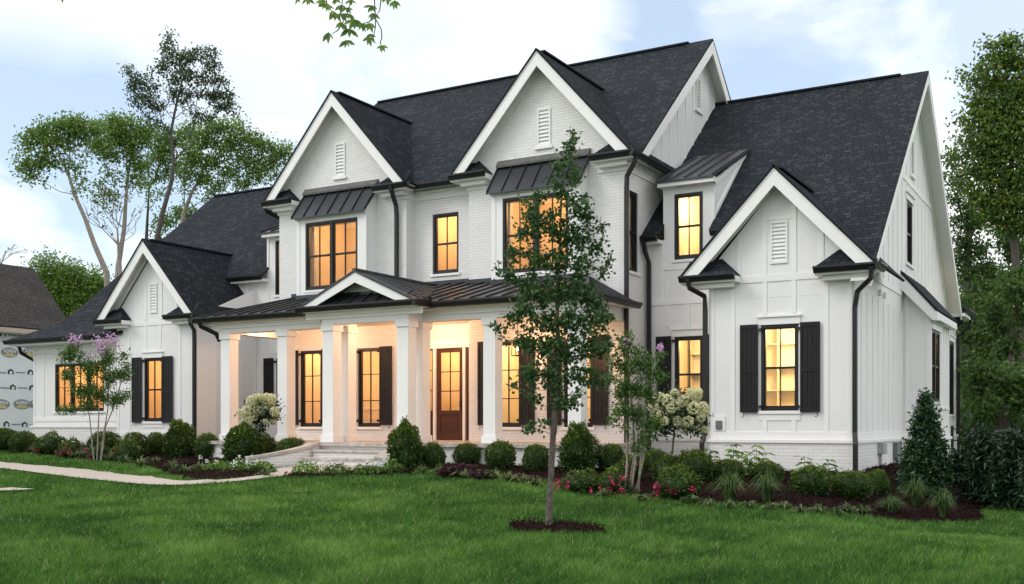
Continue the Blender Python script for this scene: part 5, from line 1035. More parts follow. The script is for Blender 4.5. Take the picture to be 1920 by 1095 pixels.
def shoots(name, label, px, py, stems, m='lime', L=.2, Wd=.10, group='young broad-leaved plants by the brick wall'):
    g, w = wpx(px, py); rng = np.random.default_rng(int(px)); t = empty(name, g, label, 'plant', group); b = MB(); C_ = []; D = []
    for sx, top in stems:
        q = P(sx, top, w); b.tube([(g.x + (q.x - g.x) * .3, g.y, g.z - .02), (q.x, q.y, (g.z + q.z) / 2), tuple(q)], [.009, .007, .004], 5); h = q.z - g.z
        for k in range(6):
            z = q.z - k * min(.11, h * .2)
            if z < g.z + .05: break
            for a in range(4): th = a * 1.5708 + k * .78 + rng.uniform(-.2, .2); C_.append((q.x, q.y, z)); D.append((math.cos(th), math.sin(th), .25 - .1 * k + rng.uniform(-.15, .1)))
    b.build('stem', 'darkbark', t); C_ = np.array(C_); D = nrm(np.array(D)); n = len(C_); D[:, 2] -= rng.uniform(0, .55, n); D = nrm(D); S = nrm(np.cross(D, np.array([0, 0, 1.0])) + rng.normal(0, .35, (n, 3))); u = np.cross(S, D); Lr = (L * rng.uniform(.7, 1.2, n))[:, None]; Wr = Wd * .5
    V = np.stack([C_, C_ + D * Lr * .3 + S * Wr * .8 + u * .01, C_ + D * Lr * .65 + S * Wr * .7 - u * .005, C_ + D * Lr - u * .04, C_ + D * Lr * .65 - S * Wr * .7 - u * .005, C_ + D * Lr * .3 - S * Wr * .8 + u * .01], 1).reshape(-1, 3)
    npmesh('leaves', V, np.arange(n * 6).reshape(-1, 6), m, t, np.repeat(rng.uniform(0, 1, n), 6))
shoots('hydrangea_shoot', 'thin leggy young plant before the brick plinth, left of the lime shoots', 1385, 892, [(1375, 834), (1390, 848)], 'lime', .2, .09)
shoots('hydrangea_shoot', 'bright lime leafy shoots before the brick plinth', 1415, 896, [(1402, 852), (1418, 836), (1436, 850), (1412, 868)], 'lime'); shoots('hydrangea_shoot', 'leafy shoots behind the round boxwood under the shutter', 1512, 905, [(1508, 858), (1520, 866), (1494, 880)], 'myrtle')
shoots('hydrangea_shoot', 'leafy shoots right of the round boxwood under the shutter', 1556, 908, [(1553, 862), (1566, 878)], 'myrtle'); shoots('hydrangea_shoot', 'dark leafy plant beside the corner downspout of the right bay', 1332, 896, [(1325, 842), (1340, 846), (1348, 862), (1318, 860)], 'myrtle', .18, .1)
o = shrub('small_conifer', 'narrow little conifer by the neighbouring house at the far left', 'shrub', 37, 832, 26, 66, 'holly', dw=3.0)

def tree(name, label, cat, trunk, radii, tips, leafm, barkm, L, Wd, per, spread, seed, down=.3, bal=.35, step=.35, rmin=.006, group=None, extra=None, jit=.06, sides=6, crown='crown', trunkname='trunk', leafsel=1.0, bare=None):
    rng = np.random.default_rng(seed); trunk = [Vector(p) for p in trunk]; t = empty(name, trunk[0], label, cat, group)
    NP, par, R, tp, nf = grow(trunk, radii, tips, rng, bal, step, jit, rmin); limb_obj(trunkname, NP, par, R, nf, barkm, t, sides=sides)
    if per:
        ylim = bare if bare is not None else -1e9; k = (rng.uniform(size=len(tp)) < leafsel) & (NP[tp][:, 2] > ylim); ts = NP[tp[k]]; pr_ = NP[par[tp[k]]]; n = len(ts)
        c = np.repeat(ts, per, 0); a = np.repeat(pr_, per, 0); f_ = rng.uniform(0, 1, (n * per, 1)) ** .6; c = a + (c - a) * f_ + rng.normal(0, spread * .5, (n * per, 3)) * np.array([1, 1, .7]); cl = np.repeat(rng.uniform(0, 1, n), per)
        leaf_obj(crown, c, L, Wd, leafm, t, rng, down, clump=cl)
    if extra: extra(t, NP, tp, rng)
    return t
# young maple in the lawn
g0 = G(1030, 993); wM = wof(g0)
MC = [(1073, 258, 9, 16), (1068, 286, 13, 14), (1050, 310, 16, 12), (1077, 328, 13, 18), (1046, 342, 13, 14), (1060, 368, 16, 16), (992, 388, 11, 26), (1012, 362, 11, 13), (1003, 420, 18, 22), (1083, 388, 16, 20), (1104, 402, 14, 18), (1096, 368, 8, 10), (978, 438, 15, 18), (1030, 410, 20, 22), (1056, 430, 22, 24), (1090, 445, 24, 22), (1124, 424, 14, 10), (1122, 462, 16, 14), (962, 474, 15, 16), (1000, 482, 24, 22), (1045, 484, 26, 26), (1088, 492, 24, 22), (937, 500, 6, 14), (958, 520, 14, 14), (1140, 486, 8, 10), (1133, 508, 12, 10), (990, 535, 28, 22), (1035, 545, 30, 26), (1085, 545, 30, 26), (1120, 560, 18, 20), (968, 572, 20, 18), (950, 600, 12, 14), (1010, 600, 32, 24), (1065, 605, 32, 26), (1115, 605, 26, 22), (1148, 600, 14, 20), (1140, 575, 10, 10), (918, 622, 10, 14), (975, 640, 22, 18), (1025, 655, 32, 24), (1080, 655, 28, 24), (1125, 650, 20, 20), (1152, 640, 10, 16), (998, 700, 22, 20), (1045, 705, 28, 26), (1090, 705, 26, 20), (968, 722, 9, 10), (1128, 712, 12, 12), (1005, 745, 14, 12), (1050, 755, 20, 16), (1078, 748, 16, 14), (992, 800, 13, 8, 1.5), (1020, 790, 10, 6)]
rng = np.random.default_rng(21); tips = clump_pts([(c[0] + (1042 - c[0]) * (.12 if 540 < c[1] < 690 else 0), c[1], c[2] * 1.12, c[3] * 1.2) + tuple(c[4:]) for c in MC], .052, rng, wM, 1.0)
tk = [P(1028, 999, wM), P(1031, 930, wM), P(1035, 860, wM), P(1037, 815, wM), P(1038, 808, wM), P(1042, 760, wM), P(1044, 700, wM), P(1046, 620, wM), P(1044, 540, wM), P(1050, 460, wM), P(1052, 390, wM), P(1058, 330, wM)]
tree('maple_tree', 'young maple with slender grey trunk standing in the mulch ring on the lawn', 'tree', tk, [.052, .043, .039, .042, .048, .036, .036, .028, .022, .016, .011, .007], tips, 'maple', 'bark', .062, .047, 8, .085, 3, down=.35, bal=.25, step=.16, rmin=.0035)
# crepe myrtles (several stems each)
def multi(name, label, bx, by, stems, clumps, dens, leafm, L, Wd, per, spread, seed, blooms, dw=0, bark='palebark', cat='tree', bm='pink', bl='flower_clusters', br=.05, bk=60, r0=.022):
    g, w = wpx(bx, by); rng = np.random.default_rng(seed); t = empty(name, g, label, cat)
    pts = clump_pts(clumps, dens, rng, w, 1.0); sx = np.array([s[-1][0] for s in stems]); ppx = []
    for p in pts: ww = wof(p); ppx.append(960 + F * (p[0] * CS + p[1] * SN) / ww)
    near = np.argmin(np.abs(np.array(ppx)[:, None] - sx[None]), 1); C_ = []; AN = []; AP = []; AR = []; off = 0
    for i, s in enumerate(stems):
        tr = [P(a, b, w + random.uniform(-.05, .05)) for a, b in s]; tg = pts[near == i]
        if not len(tg): tg = np.array([tr[-1]])
        NP, par, R, tp, nf = grow(tr, [r0 * (1 - .5 * k / len(tr)) for k in range(len(tr))], tg, rng, .25, .14, .05, .003); limb_obj('stem', NP, par, R, nf, bark, t, sides=5)
        n = len(tp); c = np.repeat(NP[tp], per, 0); a = np.repeat(NP[par[tp]], per, 0); C_.append(a + (c - a) * rng.uniform(-.3, 1.1, (n * per, 1)) + rng.normal(0, spread * .5, (n * per, 3)))
    leaf_obj('crown', np.concatenate(C_), L, Wd, leafm, t, rng, .0)
    if blooms:
        c = [P(a, b, w - .05 + rng.uniform(-.1, .1)) for a, b in blooms]; [flowers(t, np.array([q_]), bm, 'flower_cluster', .055, .05, bk, br, seed + i_) for i_, q_ in enumerate(c)]
    return t
multi('crepe_myrtle', 'crepe myrtle with lilac blossom before the left wing windows', 182, 866, [[(176, 862), (172, 820), (168, 780), (150, 730)], [(182, 864), (184, 810), (186, 770), (170, 700)], [(188, 866), (194, 815), (202, 770), (205, 680)], [(190, 864), (198, 800), (215, 760), (232, 700)]],
    [(140, 665, 24, 12), (115, 668, 12, 8), (165, 690, 26, 16), (130, 700, 16, 12), (198, 665, 20, 18), (205, 700, 22, 18), (235, 668, 12, 8), (228, 700, 16, 12), (150, 730, 24, 14), (185, 735, 26, 18), (215, 745, 18, 14), (165, 760, 18, 10), (125, 765, 16, 10), (140, 650, 14, 10), (235, 740, 14, 8), (240, 690, 10, 8)], .06, 'myrtle', .075, .04, 34, .14, 31,
    [(135, 634), (141, 640), (148, 637), (140, 646), (183, 640), (190, 646), (196, 641), (199, 652), (203, 632), (210, 634), (184, 655), (197, 664), (222, 646), (166, 668)], br=.07, bk=45)
multi('crepe_myrtle', 'crepe myrtle with slim pale stems left of the right-hand cream hydrangea', 1192, 930, [[(1172, 925), (1176, 860), (1174, 790), (1160, 740)], [(1182, 930), (1192, 860), (1198, 790), (1196, 700)], [(1190, 932), (1206, 860), (1210, 780), (1215, 700)], [(1196, 930), (1202, 850), (1212, 800), (1232, 740)], [(1178, 926), (1190, 850), (1186, 770), (1178, 690)]],
    [(1165, 650, 14, 14), (1150, 680, 14, 12), (1180, 690, 18, 18), (1142, 710, 12, 8), (1165, 730, 20, 18), (1190, 660, 12, 14), (1208, 680, 16, 18), (1200, 730, 20, 20), (1225, 700, 14, 10), (1235, 665, 10, 8), (1245, 705, 10, 8), (1165, 770, 18, 16), (1195, 775, 18, 14), (1225, 745, 16, 10), (1215, 800, 18, 14), (1230, 790, 14, 8), (1150, 790, 10, 8), (1172, 800, 8, 8), (1200, 832, 16, 16), (1180, 640, 10, 10)], .06, 'myrtle', .07, .035, 20, .11, 33,
    [(1236, 652), (1240, 655), (1176, 640)], br=.03, bk=20)
multi('holly_bush', 'tall dark pointed holly bush at the right corner of the house', 1735, 936, [[(1722, 930), (1718, 890), (1712, 850)], [(1733, 932), (1736, 860), (1738, 800), (1736, 755)], [(1745, 930), (1752, 890), (1760, 860)]],
    [(1737, 750, 7, 12, 2), (1733, 775, 13, 14, 1.6), (1745, 785, 10, 14, 1.5), (1728, 800, 16, 14, 1.5), (1746, 810, 14, 14, 1.5), (1735, 830, 26, 14, 1.3), (1715, 838, 12, 10, 1.3), (1760, 842, 14, 12, 1.3), (1720, 862, 28, 18), (1755, 866, 28, 18), (1712, 890, 26, 18), (1745, 892, 36, 20), (1770, 890, 14, 18), (1725, 918, 38, 14), (1760, 916, 24, 14)], .10, 'holly', .085, .042, 26, .13, 71, None, cat='shrub', bark='darkbark', r0=.03)
def laurel(label, cx, by, rx, top, seed):
    rg = np.random.default_rng(seed); cl = []
    for q in range(26): f_ = rg.uniform(0, 1); a_ = rg.uniform(-1, 1); y = by - 14 - (by - top - 20) * f_ * (1 - .45 * a_ * a_) + rg.uniform(-6, 6); cl.append((cx + a_ * rx * (1.08 - .3 * f_), y, 15, 12, 1.0))
    multi('laurel_bush', label, cx, by, [[(cx - 12, by - 2), (cx - rx * .4, by - 50)], [(cx, by - 2), (cx + 2, by - 60)], [(cx + 12, by - 2), (cx + rx * .4, by - 50)]], cl, .11, 'laurel', .15, .04, 24, .16, seed, None, cat='shrub', bark='darkbark', r0=.03)
laurel('big dark laurel bush right of the air conditioning unit', 1845, 950, 56, 812, 72); laurel('laurel bush at the right edge behind the lawn', 1915, 955, 50, 806, 73); laurel('laurel bush cut by the right edge of the photo', 1985, 960, 60, 800, 74)
# cream hydrangeas on short trunks
def hydrangea(label, bx, by, stem, clumps, heads, seed):
    g, w = wpx(bx, by); rng = np.random.default_rng(seed); t = empty('hydrangea_tree', g, label, 'tree', 'cream hydrangeas on short trunks')
    pts = clump_pts(clumps, .05, rng, w); NP, par, R, tp, nf = grow([P(a, b, w) for a, b in stem], [.022, .02, .018], pts, rng, .25, .12, .05, .004); limb_obj('trunk', NP, par, R, nf, 'darkbark', t, sides=5)
    n = len(tp); leaf_obj('crown', np.repeat(NP[tp], 26, 0) + rng.normal(0, .09, (n * 26, 3)), .085, .05, 'laurel', t, rng, .3)
    V = []; Fc = []; Rr = []; off = 0
    for a, b, r in heads:
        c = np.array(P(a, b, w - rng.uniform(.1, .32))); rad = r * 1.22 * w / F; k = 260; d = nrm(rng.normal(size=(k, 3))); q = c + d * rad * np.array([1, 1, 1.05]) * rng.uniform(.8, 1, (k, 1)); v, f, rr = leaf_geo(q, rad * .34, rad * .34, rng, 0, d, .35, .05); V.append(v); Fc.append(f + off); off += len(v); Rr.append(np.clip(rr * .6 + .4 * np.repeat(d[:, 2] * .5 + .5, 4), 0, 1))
    npmesh('flower_heads', np.concatenate(V), np.concatenate(Fc), 'cream', t, np.concatenate(Rr)); return t
rng = np.random.default_rng(8)
hydrangea('cream-flowered hydrangea tree behind the corner of the right bay', 1262, 905, [(1258, 875), (1262, 830), (1265, 800)], [(1235, 775, 18, 20), (1265, 775, 24, 22), (1300, 775, 22, 20), (1250, 800, 22, 12), (1300, 800, 18, 12), (1275, 750, 26, 14)],
    [(1226 + rng.uniform(-3, 3), y, 8) for y in (755, 775, 762)] + [(1238, 745, 7), (1252, 752, 9), (1265, 738, 7), (1266, 760, 9), (1280, 752, 8), (1296, 748, 9), (1306, 742, 8), (1300, 766, 9), (1276, 776, 8), (1290, 790, 8), (1256, 778, 8), (1244, 770, 7), (1302, 794, 8), (1314, 782, 7), (1318, 764, 8), (1322, 774, 6), (1234, 785, 7), (1270, 790, 7), (1280, 806, 6), (1310, 735, 6), (1258, 765, 7), (1288, 768, 7), (1320, 806, 6), (1246, 790, 6), (1295, 735, 6)], 5)
hydrangea('cream-flowered hydrangea tree behind the left porch columns', 492, 870, [(490, 868), (490, 830), (488, 800)], [(475, 775, 18, 18), (500, 780, 18, 18), (490, 755, 20, 12), (482, 800, 14, 12), (512, 770, 10, 20)],
    [(462, 770, 7), (470, 752, 7), (480, 748, 7), (477, 763, 8), (492, 748, 6), (498, 760, 7), (487, 745, 5), (500, 745, 6), (510, 748, 7), (508, 765, 8), (515, 772, 7), (475, 780, 7), (490, 770, 7), (466, 788, 6), (458, 775, 6), (512, 790, 5), (470, 800, 5), (447, 772, 4), (455, 792, 5), (498, 790, 4)], 6)
# AC unit behind the holly
ac = empty('air_conditioner', (-3.3, 23.6, -1.66), 'grey air conditioning unit half hidden between the holly and the laurel bushes', 'air conditioner')
MB().box(-3.75, -2.9, 23.2, 24.0, -1.655, -.72).build('casing', 'dkgrey', ac, bevel=.02)
b = MB()
for k in range(11): z = -1.56 + k * .07; b.box(-3.73, -2.92, 23.185, 23.198, z, z + .02)
b.build('grille', 'dkgrey', ac); MB().box(-3.77, -2.88, 23.18, 24.02, -.72, -.685).build('top_panel', 'grey', ac, bevel=.01)
fr = empty('iron_railing', (-4.2, 35.5, -1.2), 'short black iron railing beyond the holly bush', 'railing'); b = MB(); b.box(-4.6, -2.0, 35.48, 35.52, -.14, -.10); b.box(-4.6, -2.0, 35.48, 35.52, -.5, -.46); b.build('rails', 'iron', fr)
for k in range(5): MB().box(-4.6 + k * .62, -4.52 + k * .62, 35.46, 35.54, -1.6, -.02).build('post', 'iron', fr)

# ------------------------------------------------------------------ trees behind
def W3(pts, w): return [P(a, b, w) for a, b in pts]
def bgtree(label, w, trunk, r0, clumps, dens, leafm, bark, L, per, spread, seed, bal=1.3, step=.7, rmin=.014, leafsel=1.0, down=.2, group='tall trees behind the house', name='background_tree', jit=.08):
    tr = W3(trunk, w); rng = np.random.default_rng(seed)
    if 40 < seed < 46: clumps = list(clumps) + [(c[0] + rng.uniform(-22, 22), c[1] + rng.uniform(12, 42), rng.uniform(6, 12), rng.uniform(4, 8), .8) for c in clumps for _ in (0, 1)]
    tips = clump_pts(clumps, dens, rng, w, 1.0); n = len(tr); rad = [r0 * (1 - .72 * i / (n - 1)) for i in range(n)]
    return tree(name, label, 'tree', tr, rad, tips, leafm, bark, L, L * .55, per, spread, seed, down, bal, step, rmin, group, jit=jit, sides=5, leafsel=leafsel)
bgtree('leaning flat-topped tree at the left, thin bare trunk', 52, [(206, 620), (200, 510), (178, 460), (160, 410), (140, 365), (128, 325), (112, 295)], .17, [(70, 252, 26, 14), (105, 235, 30, 14), (140, 228, 30, 12), (50, 270, 16, 10), (90, 265, 26, 10), (60, 305, 26, 8), (40, 312, 16, 6), (150, 250, 26, 12), (175, 240, 24, 12), (88, 290, 14, 6), (130, 268, 18, 8), (150, 318, 20, 5)], .085, 'treeleaf', 'palebark', .19, 16, .5, 41)
bgtree('tree with forked grey trunk left of the tallest one', 55, [(216, 620), (222, 500), (233, 430), (236, 380), (240, 330), (246, 285)], .17, [(200, 238, 26, 14), (235, 232, 30, 16), (185, 262, 22, 12), (225, 260, 30, 14), (260, 258, 24, 16), (205, 285, 18, 8), (250, 290, 20, 12), (215, 225, 18, 8), (275, 240, 20, 14), (200, 355, 10, 6, .6), (190, 345, 8, 5, .6), (215, 340, 8, 8, .6), (262, 330, 10, 8, .6), (200, 300, 10, 8, .6), (255, 310, 14, 10)], .085, 'treeleaf', 'palebark', .19, 16, .5, 42)
bgtree('tallest sparse dark tree above the left roof', 50, [(285, 640), (290, 470), (305, 400), (322, 340), (326, 300), (320, 250), (330, 200), (342, 150)], .15, [(316, 68, 9, 12), (312, 92, 14, 14), (330, 110, 20, 16), (300, 130, 16, 12), (355, 105, 16, 14), (372, 95, 14, 12), (395, 98, 14, 10), (345, 140, 22, 18), (400, 125, 18, 14), (380, 145, 20, 14), (415, 150, 16, 10), (425, 178, 18, 10), (400, 180, 18, 12), (240, 130, 12, 10), (262, 150, 16, 14), (245, 160, 12, 14), (268, 180, 14, 14), (285, 165, 14, 12), (330, 175, 18, 14), (365, 175, 16, 12), (300, 200, 14, 12), (375, 215, 14, 8), (435, 190, 12, 10), (410, 200, 12, 8), (280, 200, 10, 10)], .10, 'darkleaf', 'darkbark', .15, 10, .32, 43, step=.6)
bgtree('broad green tree behind the left roof ridge', 58, [(330, 640), (335, 470), (345, 400), (360, 360), (380, 330)], .2, [(400, 235, 26, 14), (440, 240, 30, 16), (380, 260, 26, 16), (425, 270, 32, 16), (470, 262, 26, 16), (500, 275, 24, 14), (525, 290, 20, 12), (460, 300, 28, 14), (500, 310, 24, 12), (400, 300, 26, 14), (360, 290, 22, 16), (350, 320, 20, 14), (430, 325, 22, 12), (480, 330, 20, 10), (385, 335, 18, 12), (405, 350, 16, 8), (535, 275, 12, 10), (455, 350, 14, 6)], .08, 'treeleaf', 'palebark', .19, 19, .5, 44)
bgtree('green tree filling between the left trunks', 60, [(270, 640), (272, 500), (276, 420), (280, 350)], .16, [(290, 250, 24, 16), (320, 270, 24, 18), (300, 290, 22, 14), (340, 250, 22, 14), (270, 310, 18, 10), (330, 310, 18, 12), (355, 240, 18, 12), (300, 330, 14, 8), (340, 400, 22, 14), (310, 415, 22, 14), (360, 395, 16, 10)], .07, 'treeleaf', 'darkbark', .19, 20, .5, 45)
bgtree('bare leafless small tree left of the steep roof', 46, [(228, 640), (225, 500), (222, 460), (220, 430)], .12, [(175, 380, 22, 16), (195, 355, 20, 14), (215, 385, 20, 20), (180, 410, 24, 14), (240, 365, 16, 20), (205, 420, 22, 12), (160, 400, 10, 8), (255, 400, 12, 18), (250, 430, 14, 10)], .07, 'darkleaf', 'palebark', .2, 1, .3, 46, leafsel=.15, rmin=.012)
bgtree('bushy light green tree over the neighbouring roof', 62, [(140, 700), (140, 620), (138, 570)], .35, [(90, 515, 18, 14), (125, 505, 22, 14), (105, 540, 26, 18), (145, 530, 24, 18), (175, 525, 20, 14), (80, 535, 14, 14), (130, 565, 28, 20), (165, 560, 26, 20), (100, 575, 20, 18), (150, 590, 24, 16), (190, 545, 14, 14), (70, 500, 10, 8), (95, 490, 12, 8)], .07, 'treeleaf', 'darkbark', .19, 60, .8, 47)
bgtree('thin bare twigs of a tree at the left edge', 70, [(-10, 640), (-6, 540), (4, 490)], .14, [(12, 470, 16, 10), (30, 462, 14, 8), (50, 470, 12, 6), (65, 488, 8, 8), (5, 490, 8, 6, 2)], .09, 'treeleaf', 'palebark', .25, 1, .4, 48, leafsel=.2)
# right side
bgtree('big leafy tree at the right edge rising above the roof', 44, [(1925, 900), (1920, 700), (1910, 560), (1900, 440), (1895, 330), (1900, 220)], .26, [(1900, 80, 20, 10), (1875, 110, 24, 14), (1915, 120, 26, 20), (1845, 125, 14, 12), (1855, 155, 20, 14), (1890, 165, 30, 22), (1835, 150, 10, 10), (1820, 160, 8, 6, 1.5), (1925, 180, 30, 24), (1840, 190, 20, 14), (1870, 205, 30, 20), (1910, 230, 34, 24), (1820, 185, 8, 6), (1835, 225, 22, 16), (1870, 250, 32, 22), (1815, 245, 14, 10), (1915, 280, 34, 26), (1840, 265, 24, 16), (1870, 295, 32, 20), (1825, 290, 18, 12), (1800, 265, 10, 6, 1.5), (1900, 330, 34, 22), (1850, 330, 28, 16), (1825, 320, 14, 10), (1880, 370, 34, 22), (1920, 380, 30, 26), (1840, 370, 22, 16), (1860, 400, 28, 18), (1905, 420, 30, 20), (1945, 150, 20, 40), (1950, 300, 20, 50), (1800, 215, 6, 5, 2), (1792, 290, 7, 6, 2), (1808, 320, 8, 6, 2), (1850, 88, 8, 6, 2), (1880, 78, 8, 6, 2), (1808, 140, 6, 5, 2), (1795, 340, 8, 6, 1.5), (1812, 350, 10, 8)], .055, 'rightleaf', 'darkbark', .2, 26, .5, 51, step=.7, group='trees behind the right side')
bgtree('looser tree behind the right gable edge', 52, [(1800, 900), (1805, 700), (1812, 560), (1815, 450), (1822, 360)], .4, [(1790, 300, 14, 14), (1778, 330, 10, 12), (1800, 345, 18, 14), (1785, 370, 14, 14), (1815, 385, 20, 16), (1795, 410, 18, 16), (1835, 420, 22, 18), (1810, 445, 20, 16), (1780, 290, 8, 8), (1850, 385, 16, 12), (1800, 480, 22, 18), (1840, 470, 24, 18), (1820, 515, 26, 20), (1860, 510, 26, 22)], .05, 'woodleaf', 'darkbark', .2, 22, .5, 52, group='trees behind the right side')
rng = np.random.default_rng(99)
wl = [(46, 1835, 640, 40, 120, 'dense green tree right of the house, nearest the downspout'), (40, 1900, 600, 50, 150, 'dense tree at the right edge below the big crown'), (54, 1870, 520, 60, 90, 'mid-green tree behind, between the right trunks'), (58, 1950, 560, 60, 180, 'dark tree mostly beyond the right edge'), (36, 1880, 720, 46, 50, 'low bright green branches at the right edge'), (60, 1800, 600, 40, 130, 'shaded tree close behind the right rear corner')]
for k, (w, cx, cy, rx, ry, lb) in enumerate(wl):
    cl = []
    for q in range(19):
        a = rng.uniform(0, 6.28); r = rng.uniform(0, 1) ** .5; cl.append((cx + math.cos(a) * r * rx, cy + math.sin(a) * r * ry, 20, 8, 1, rng.uniform(-1.5, 1.5)))
    bgtree(lb, w, [(cx + 8, 930), (cx + 2, 800), (cx - 6, 700), (cx, cy)], .28, cl, .06, 'woodleaf', 'darkbark', .21, 26, .5, 60 + k, group='trees behind the right side')
# far wood closing the view on the right and low behind the left
def farwood(name, label, x0, x1, ytop, w, seed, ybot=840, n=26000, m='woodleaf', L=.5):
    rng = np.random.default_rng(seed); t = empty(name, P((x0 + x1) / 2, 820, w), label, 'wood'); t['kind'] = 'stuff'
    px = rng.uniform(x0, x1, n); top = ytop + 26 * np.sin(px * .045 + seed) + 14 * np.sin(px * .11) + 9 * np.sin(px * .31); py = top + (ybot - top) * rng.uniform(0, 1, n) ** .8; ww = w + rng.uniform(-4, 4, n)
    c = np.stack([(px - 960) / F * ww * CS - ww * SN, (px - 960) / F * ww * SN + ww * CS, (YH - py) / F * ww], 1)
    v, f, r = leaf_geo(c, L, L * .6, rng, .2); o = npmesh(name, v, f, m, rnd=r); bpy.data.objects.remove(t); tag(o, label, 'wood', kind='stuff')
farwood('far_wood', 'dark wood closing the view behind the right-hand trees', 1770, 2300, 560, 72, 3, n=46000, L=.6, m='shadedwood')
farwood('far_wood', 'low distant greenery behind the left wing', -300, 420, 640, 110, 5, n=16000, m='treeleaf', L=.9)
# dark undergrowth below the right trees
for px, py, wp, hp, lb, dw in ((1830, 905, 70, 110, 'dark shrub beyond the railing at the right', 14), (1900, 900, 120, 130, 'dark undergrowth shrub between the right trunks', 12), (1985, 905, 120, 170, 'dark shrub beyond the right edge of the lawn', 8)):
    shrub('undergrowth_shrub', lb, 'shrub', px, py, wp, hp, 'green', 'undergrowth behind the right lawn', dw)

# ------------------------------------------------------------------ overhanging branch at the top of the view
WB = 11.0; rng = np.random.default_rng(77)
br = empty('overhanging_branch', P(650, -160, WB), 'leafy twigs of an overhanging branch hanging into the top of the sky', 'branch')
b = MB(); b.tube([P(1500, -420, WB), P(1000, -300, WB), P(760, -220, WB), P(640, -190, WB), P(560, -170, WB), P(350, -150, WB)], [.07, .05, .035, .025, .018, .01], 7)
tw = [[(640, -190), (655, -60), (660, 0), (655, 12), (648, 35), (650, 60)], [(640, -190), (645, -40), (641, 10), (637, 30), (640, 50)], [(600, -175), (616, -30), (612, 5), (618, 25)], [(700, -200), (702, 0), (704, 30), (704, 50), (700, 72)], [(704, 35), (715, 55), (716, 70), (713, 80), (716, 88)], [(704, 32), (690, 42), (674, 45)], [(713, -200), (714, 0), (712, 20), (705, 30)], [(650, 30), (632, 58), (621, 64)], [(730, -210), (738, -10), (741, 6)], [(560, -170), (575, -20), (577, 2)], [(350, -150), (300, -120), (160, -90), (118, -30), (115, -6)]]
for t_ in tw: b.tube([P(a, c, WB) for a, c in t_], [.006] * (len(t_) - 1) + [.003], 5)
b.build('twigs', 'darkbark', br)
lf = [(558, 2, 9), (577, 2, 12), (603, 4, 10), (612, 14, 14), (611, 10, 8), (622, 26, 14), (628, 30, 16), (640, 16, 14), (641, 32, 14), (650, 20, 12), (655, 32, 14), (638, 48, 15), (664, 44, 16), (655, 62, 16), (616, 68, 16), (650, 82, 14), (697, 16, 12), (699, 30, 12), (680, 50, 12), (693, 50, 14), (694, 68, 10), (692, 76, 14), (716, 90, 10), (725, 2, 10), (740, 8, 14), (657, 4, 10), (630, 2, 10), (115, -4, 10), (560, -12, 12), (600, -12, 12), (700, -10, 12), (640, -14, 12), (735, -10, 10)]
V = []; Fc = []; Rr = []; off = 0
for a, c, s in lf:
    p = np.array(P(a, c - s * .5, WB + rng.uniform(-.1, .1))); k = rng.integers(3, 6); Ls = s * WB / F * 1.35
    for q in range(k):
        th = (q - (k - 1) / 2) * .55 + rng.normal(0, .12); dirp = np.array([math.sin(th) * CS, math.sin(th) * SN, -math.cos(th)]) + np.array([-SN, CS, 0]) * rng.uniform(-.4, .4); dirp /= np.linalg.norm(dirp)
        sd_ = np.cross(dirp, np.array([-SN, CS, 0]) + rng.normal(0, .35, 3)); sd_ /= np.linalg.norm(sd_); LL = Ls * rng.uniform(.75, 1.15); wd = LL * .17
        V.append(np.stack([p, p + dirp * LL * .3 + sd_ * wd * .8, p + dirp * LL * .55 + sd_ * wd, p + dirp * LL, p + dirp * LL * .55 - sd_ * wd, p + dirp * LL * .3 - sd_ * wd * .8])); Fc.append(np.arange(6) + off); off += 6; Rr += [rng.uniform(.2, .9)] * 6
npmesh('leaves', np.concatenate(V), np.stack(Fc), 'treeleaf', br, Rr)

# ------------------------------------------------------------------ neighbouring house, wrapped in building paper
NB = empty('neighbouring_house', (-41, 25, -1), 'unfinished neighbouring house in white printed building wrap with grey-brown roof', 'house')
XN = -37.9
M['wrap'] = noisy('building_wrap', (0.82, 0.85, 0.90), (0.87, 0.90, 0.94), 2, .45, .25, .01, 3)
wall('wrapped_wall', 'x', XN, [(8, -2), (28.3, -2), (28.3, 3.75), (8, 3.75)], [(20.5, 23.35, -.2, 1.0)], 'wrap', NB); wall('wrapped_wall', 'y', 28.3, [(-47, -2), (XN, -2), (XN, 3.75), (-47, 3.75)], [], 'wrap', NB)
r = MB(); r.roof([(-37.45, 7, 3.85), (-37.45, 28.6, 3.85), (-42, 29.9, 7.0), (-42, 7, 7.0)], .08); r.roof([(-37.45, 28.6, 3.85), (-47, 28.6, 3.85), (-42, 29.9, 7.0)], .05); r.roof([(-46.6, 7, 3.85), (-46.6, 28.6, 3.85), (-42, 29.9, 7.0), (-42, 7, 7.0)], .05); r.build('neighbour_roof', 'shingle2', NB)
M['fasciaN'] = noisy('beige_fascia', (.5, .42, .34), (.55, .47, .39), 3, .6); b = MB(); b.box(-37.48, -37.44, 7, 28.55, 3.62, 3.80); b.box(XN, -37.48, 7, 28.5, 3.58, 3.62); b.build('fascia', 'fasciaN', NB)
window('x', XN, 20.5, 23.35, -.2, 1.0, units=2, parent=NB, sill=None)
M['logogrey'] = noisy('logo_grey', (.16, .17, .18), (.2, .21, .22), 3, .5); M['logogold'] = noisy('logo_gold', (.6, .52, .2), (.66, .58, .26), 3, .5); M['logowhite'] = noisy('logo_white', (.8, .8, .8), (.83, .83, .83), 3, .5); M['logoblack'] = noisy('logo_black', (.02, .02, .022), (.03, .03, .032), 3, .5)
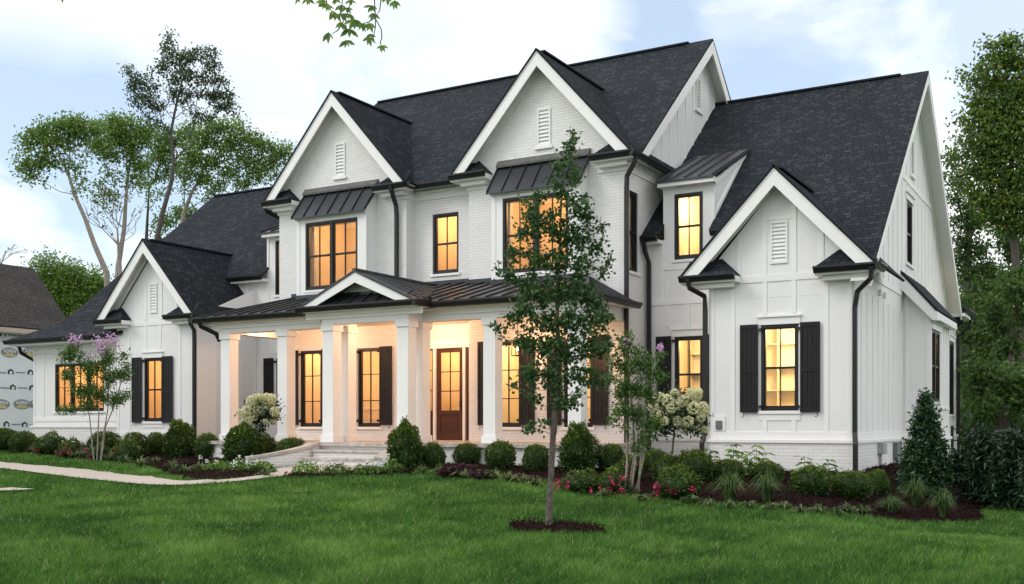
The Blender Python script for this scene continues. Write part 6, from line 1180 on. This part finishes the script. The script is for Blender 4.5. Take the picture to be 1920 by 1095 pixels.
def textmesh(txt, size, m, parent, pos, bold=0.0):
    c = bpy.data.curves.new('lettering', 'FONT'); c.body = txt; c.size = size; c.align_x = 'CENTER'; c.align_y = 'CENTER'; c.offset = bold
    o = bpy.data.objects.new('lettering', c); COL.objects.link(o); bpy.context.view_layer.update(); me = bpy.data.meshes.new_from_object(o); bpy.data.objects.remove(o)
    me.materials.clear(); me.materials.append(M[m]); q = bpy.data.objects.new('lettering', me); COL.objects.link(q); q.rotation_euler = (math.pi / 2, 0, math.pi / 2); q.location = pos; setparent(q, parent)
def onN(px, py):                                # pixel -> point on the wrapped wall
    k = (px - 960) / F; t = (XN) / (k * CS - SN); p = P(px, py, t); return p.y, p.z
def ell(y, z, ry, rz, x, m, parent, nm, lo=0, hi=6.2832):
    b = MB(); b.poly([(x, y + ry * math.cos(a), z + rz * math.sin(a)) for a in np.linspace(lo, hi, 28)[:-1]]); return b.build(nm, m, parent)
for px, py in ((18, 661), (58, 661), (-20, 661), (41, 758), (2, 758), (-38, 758), (70, 758)):
    y, z = onN(px, py); o = ell(y, z, .38, .2, XN + .006, 'logogrey', NB, 'wrap_emblem'); ell(y, z, .35, .175, XN + .009, 'logowhite', o, 'emblem_ring'); ell(y, z, .338, .163, XN + .012, 'logogrey', o, 'emblem_field')
    MB().poly([(XN + .015, y - .3, z - .09), (XN + .015, y - .12, z - .04), (XN + .015, y, z - .025), (XN + .015, y + .12, z - .04), (XN + .015, y + .3, z - .09), (XN + .015, y + .15, z - .15), (XN + .015, y - .15, z - .15)]).build('emblem_hill', 'logogold', o); textmesh('ASPEN', .19, 'logowhite', o, (XN + .018, y, z + .045), .006)
for px, py in ((5, 626), (40, 627), (75, 629), (-16, 697), (20, 697), (57, 698), (-10, 726), (24, 726), (60, 727), (12, 795), (46, 796)):
    y, z = onN(px, py); o = MB().add([(XN + .006, y - .13, z - .10), (XN + .006, y + .13, z - .10), (XN + .006, y + .13, z + .04), (XN + .006, y, z + .12), (XN + .006, y - .13, z + .04)], [(0, 1, 2, 3, 4)]).build('wrap_emblem', 'logoblack', NB)
    MB().poly([(XN + .01, y - .07, z - .10), (XN + .01, y + .06, z - .10), (XN + .01, y + .08, z + .01), (XN + .01, y - .03, z + .04)]).build('emblem_field', 'logowhite', o); textmesh('BARRICADE', .075, 'logoblack', o, (XN + .008, y + .42, z - .02), .002)
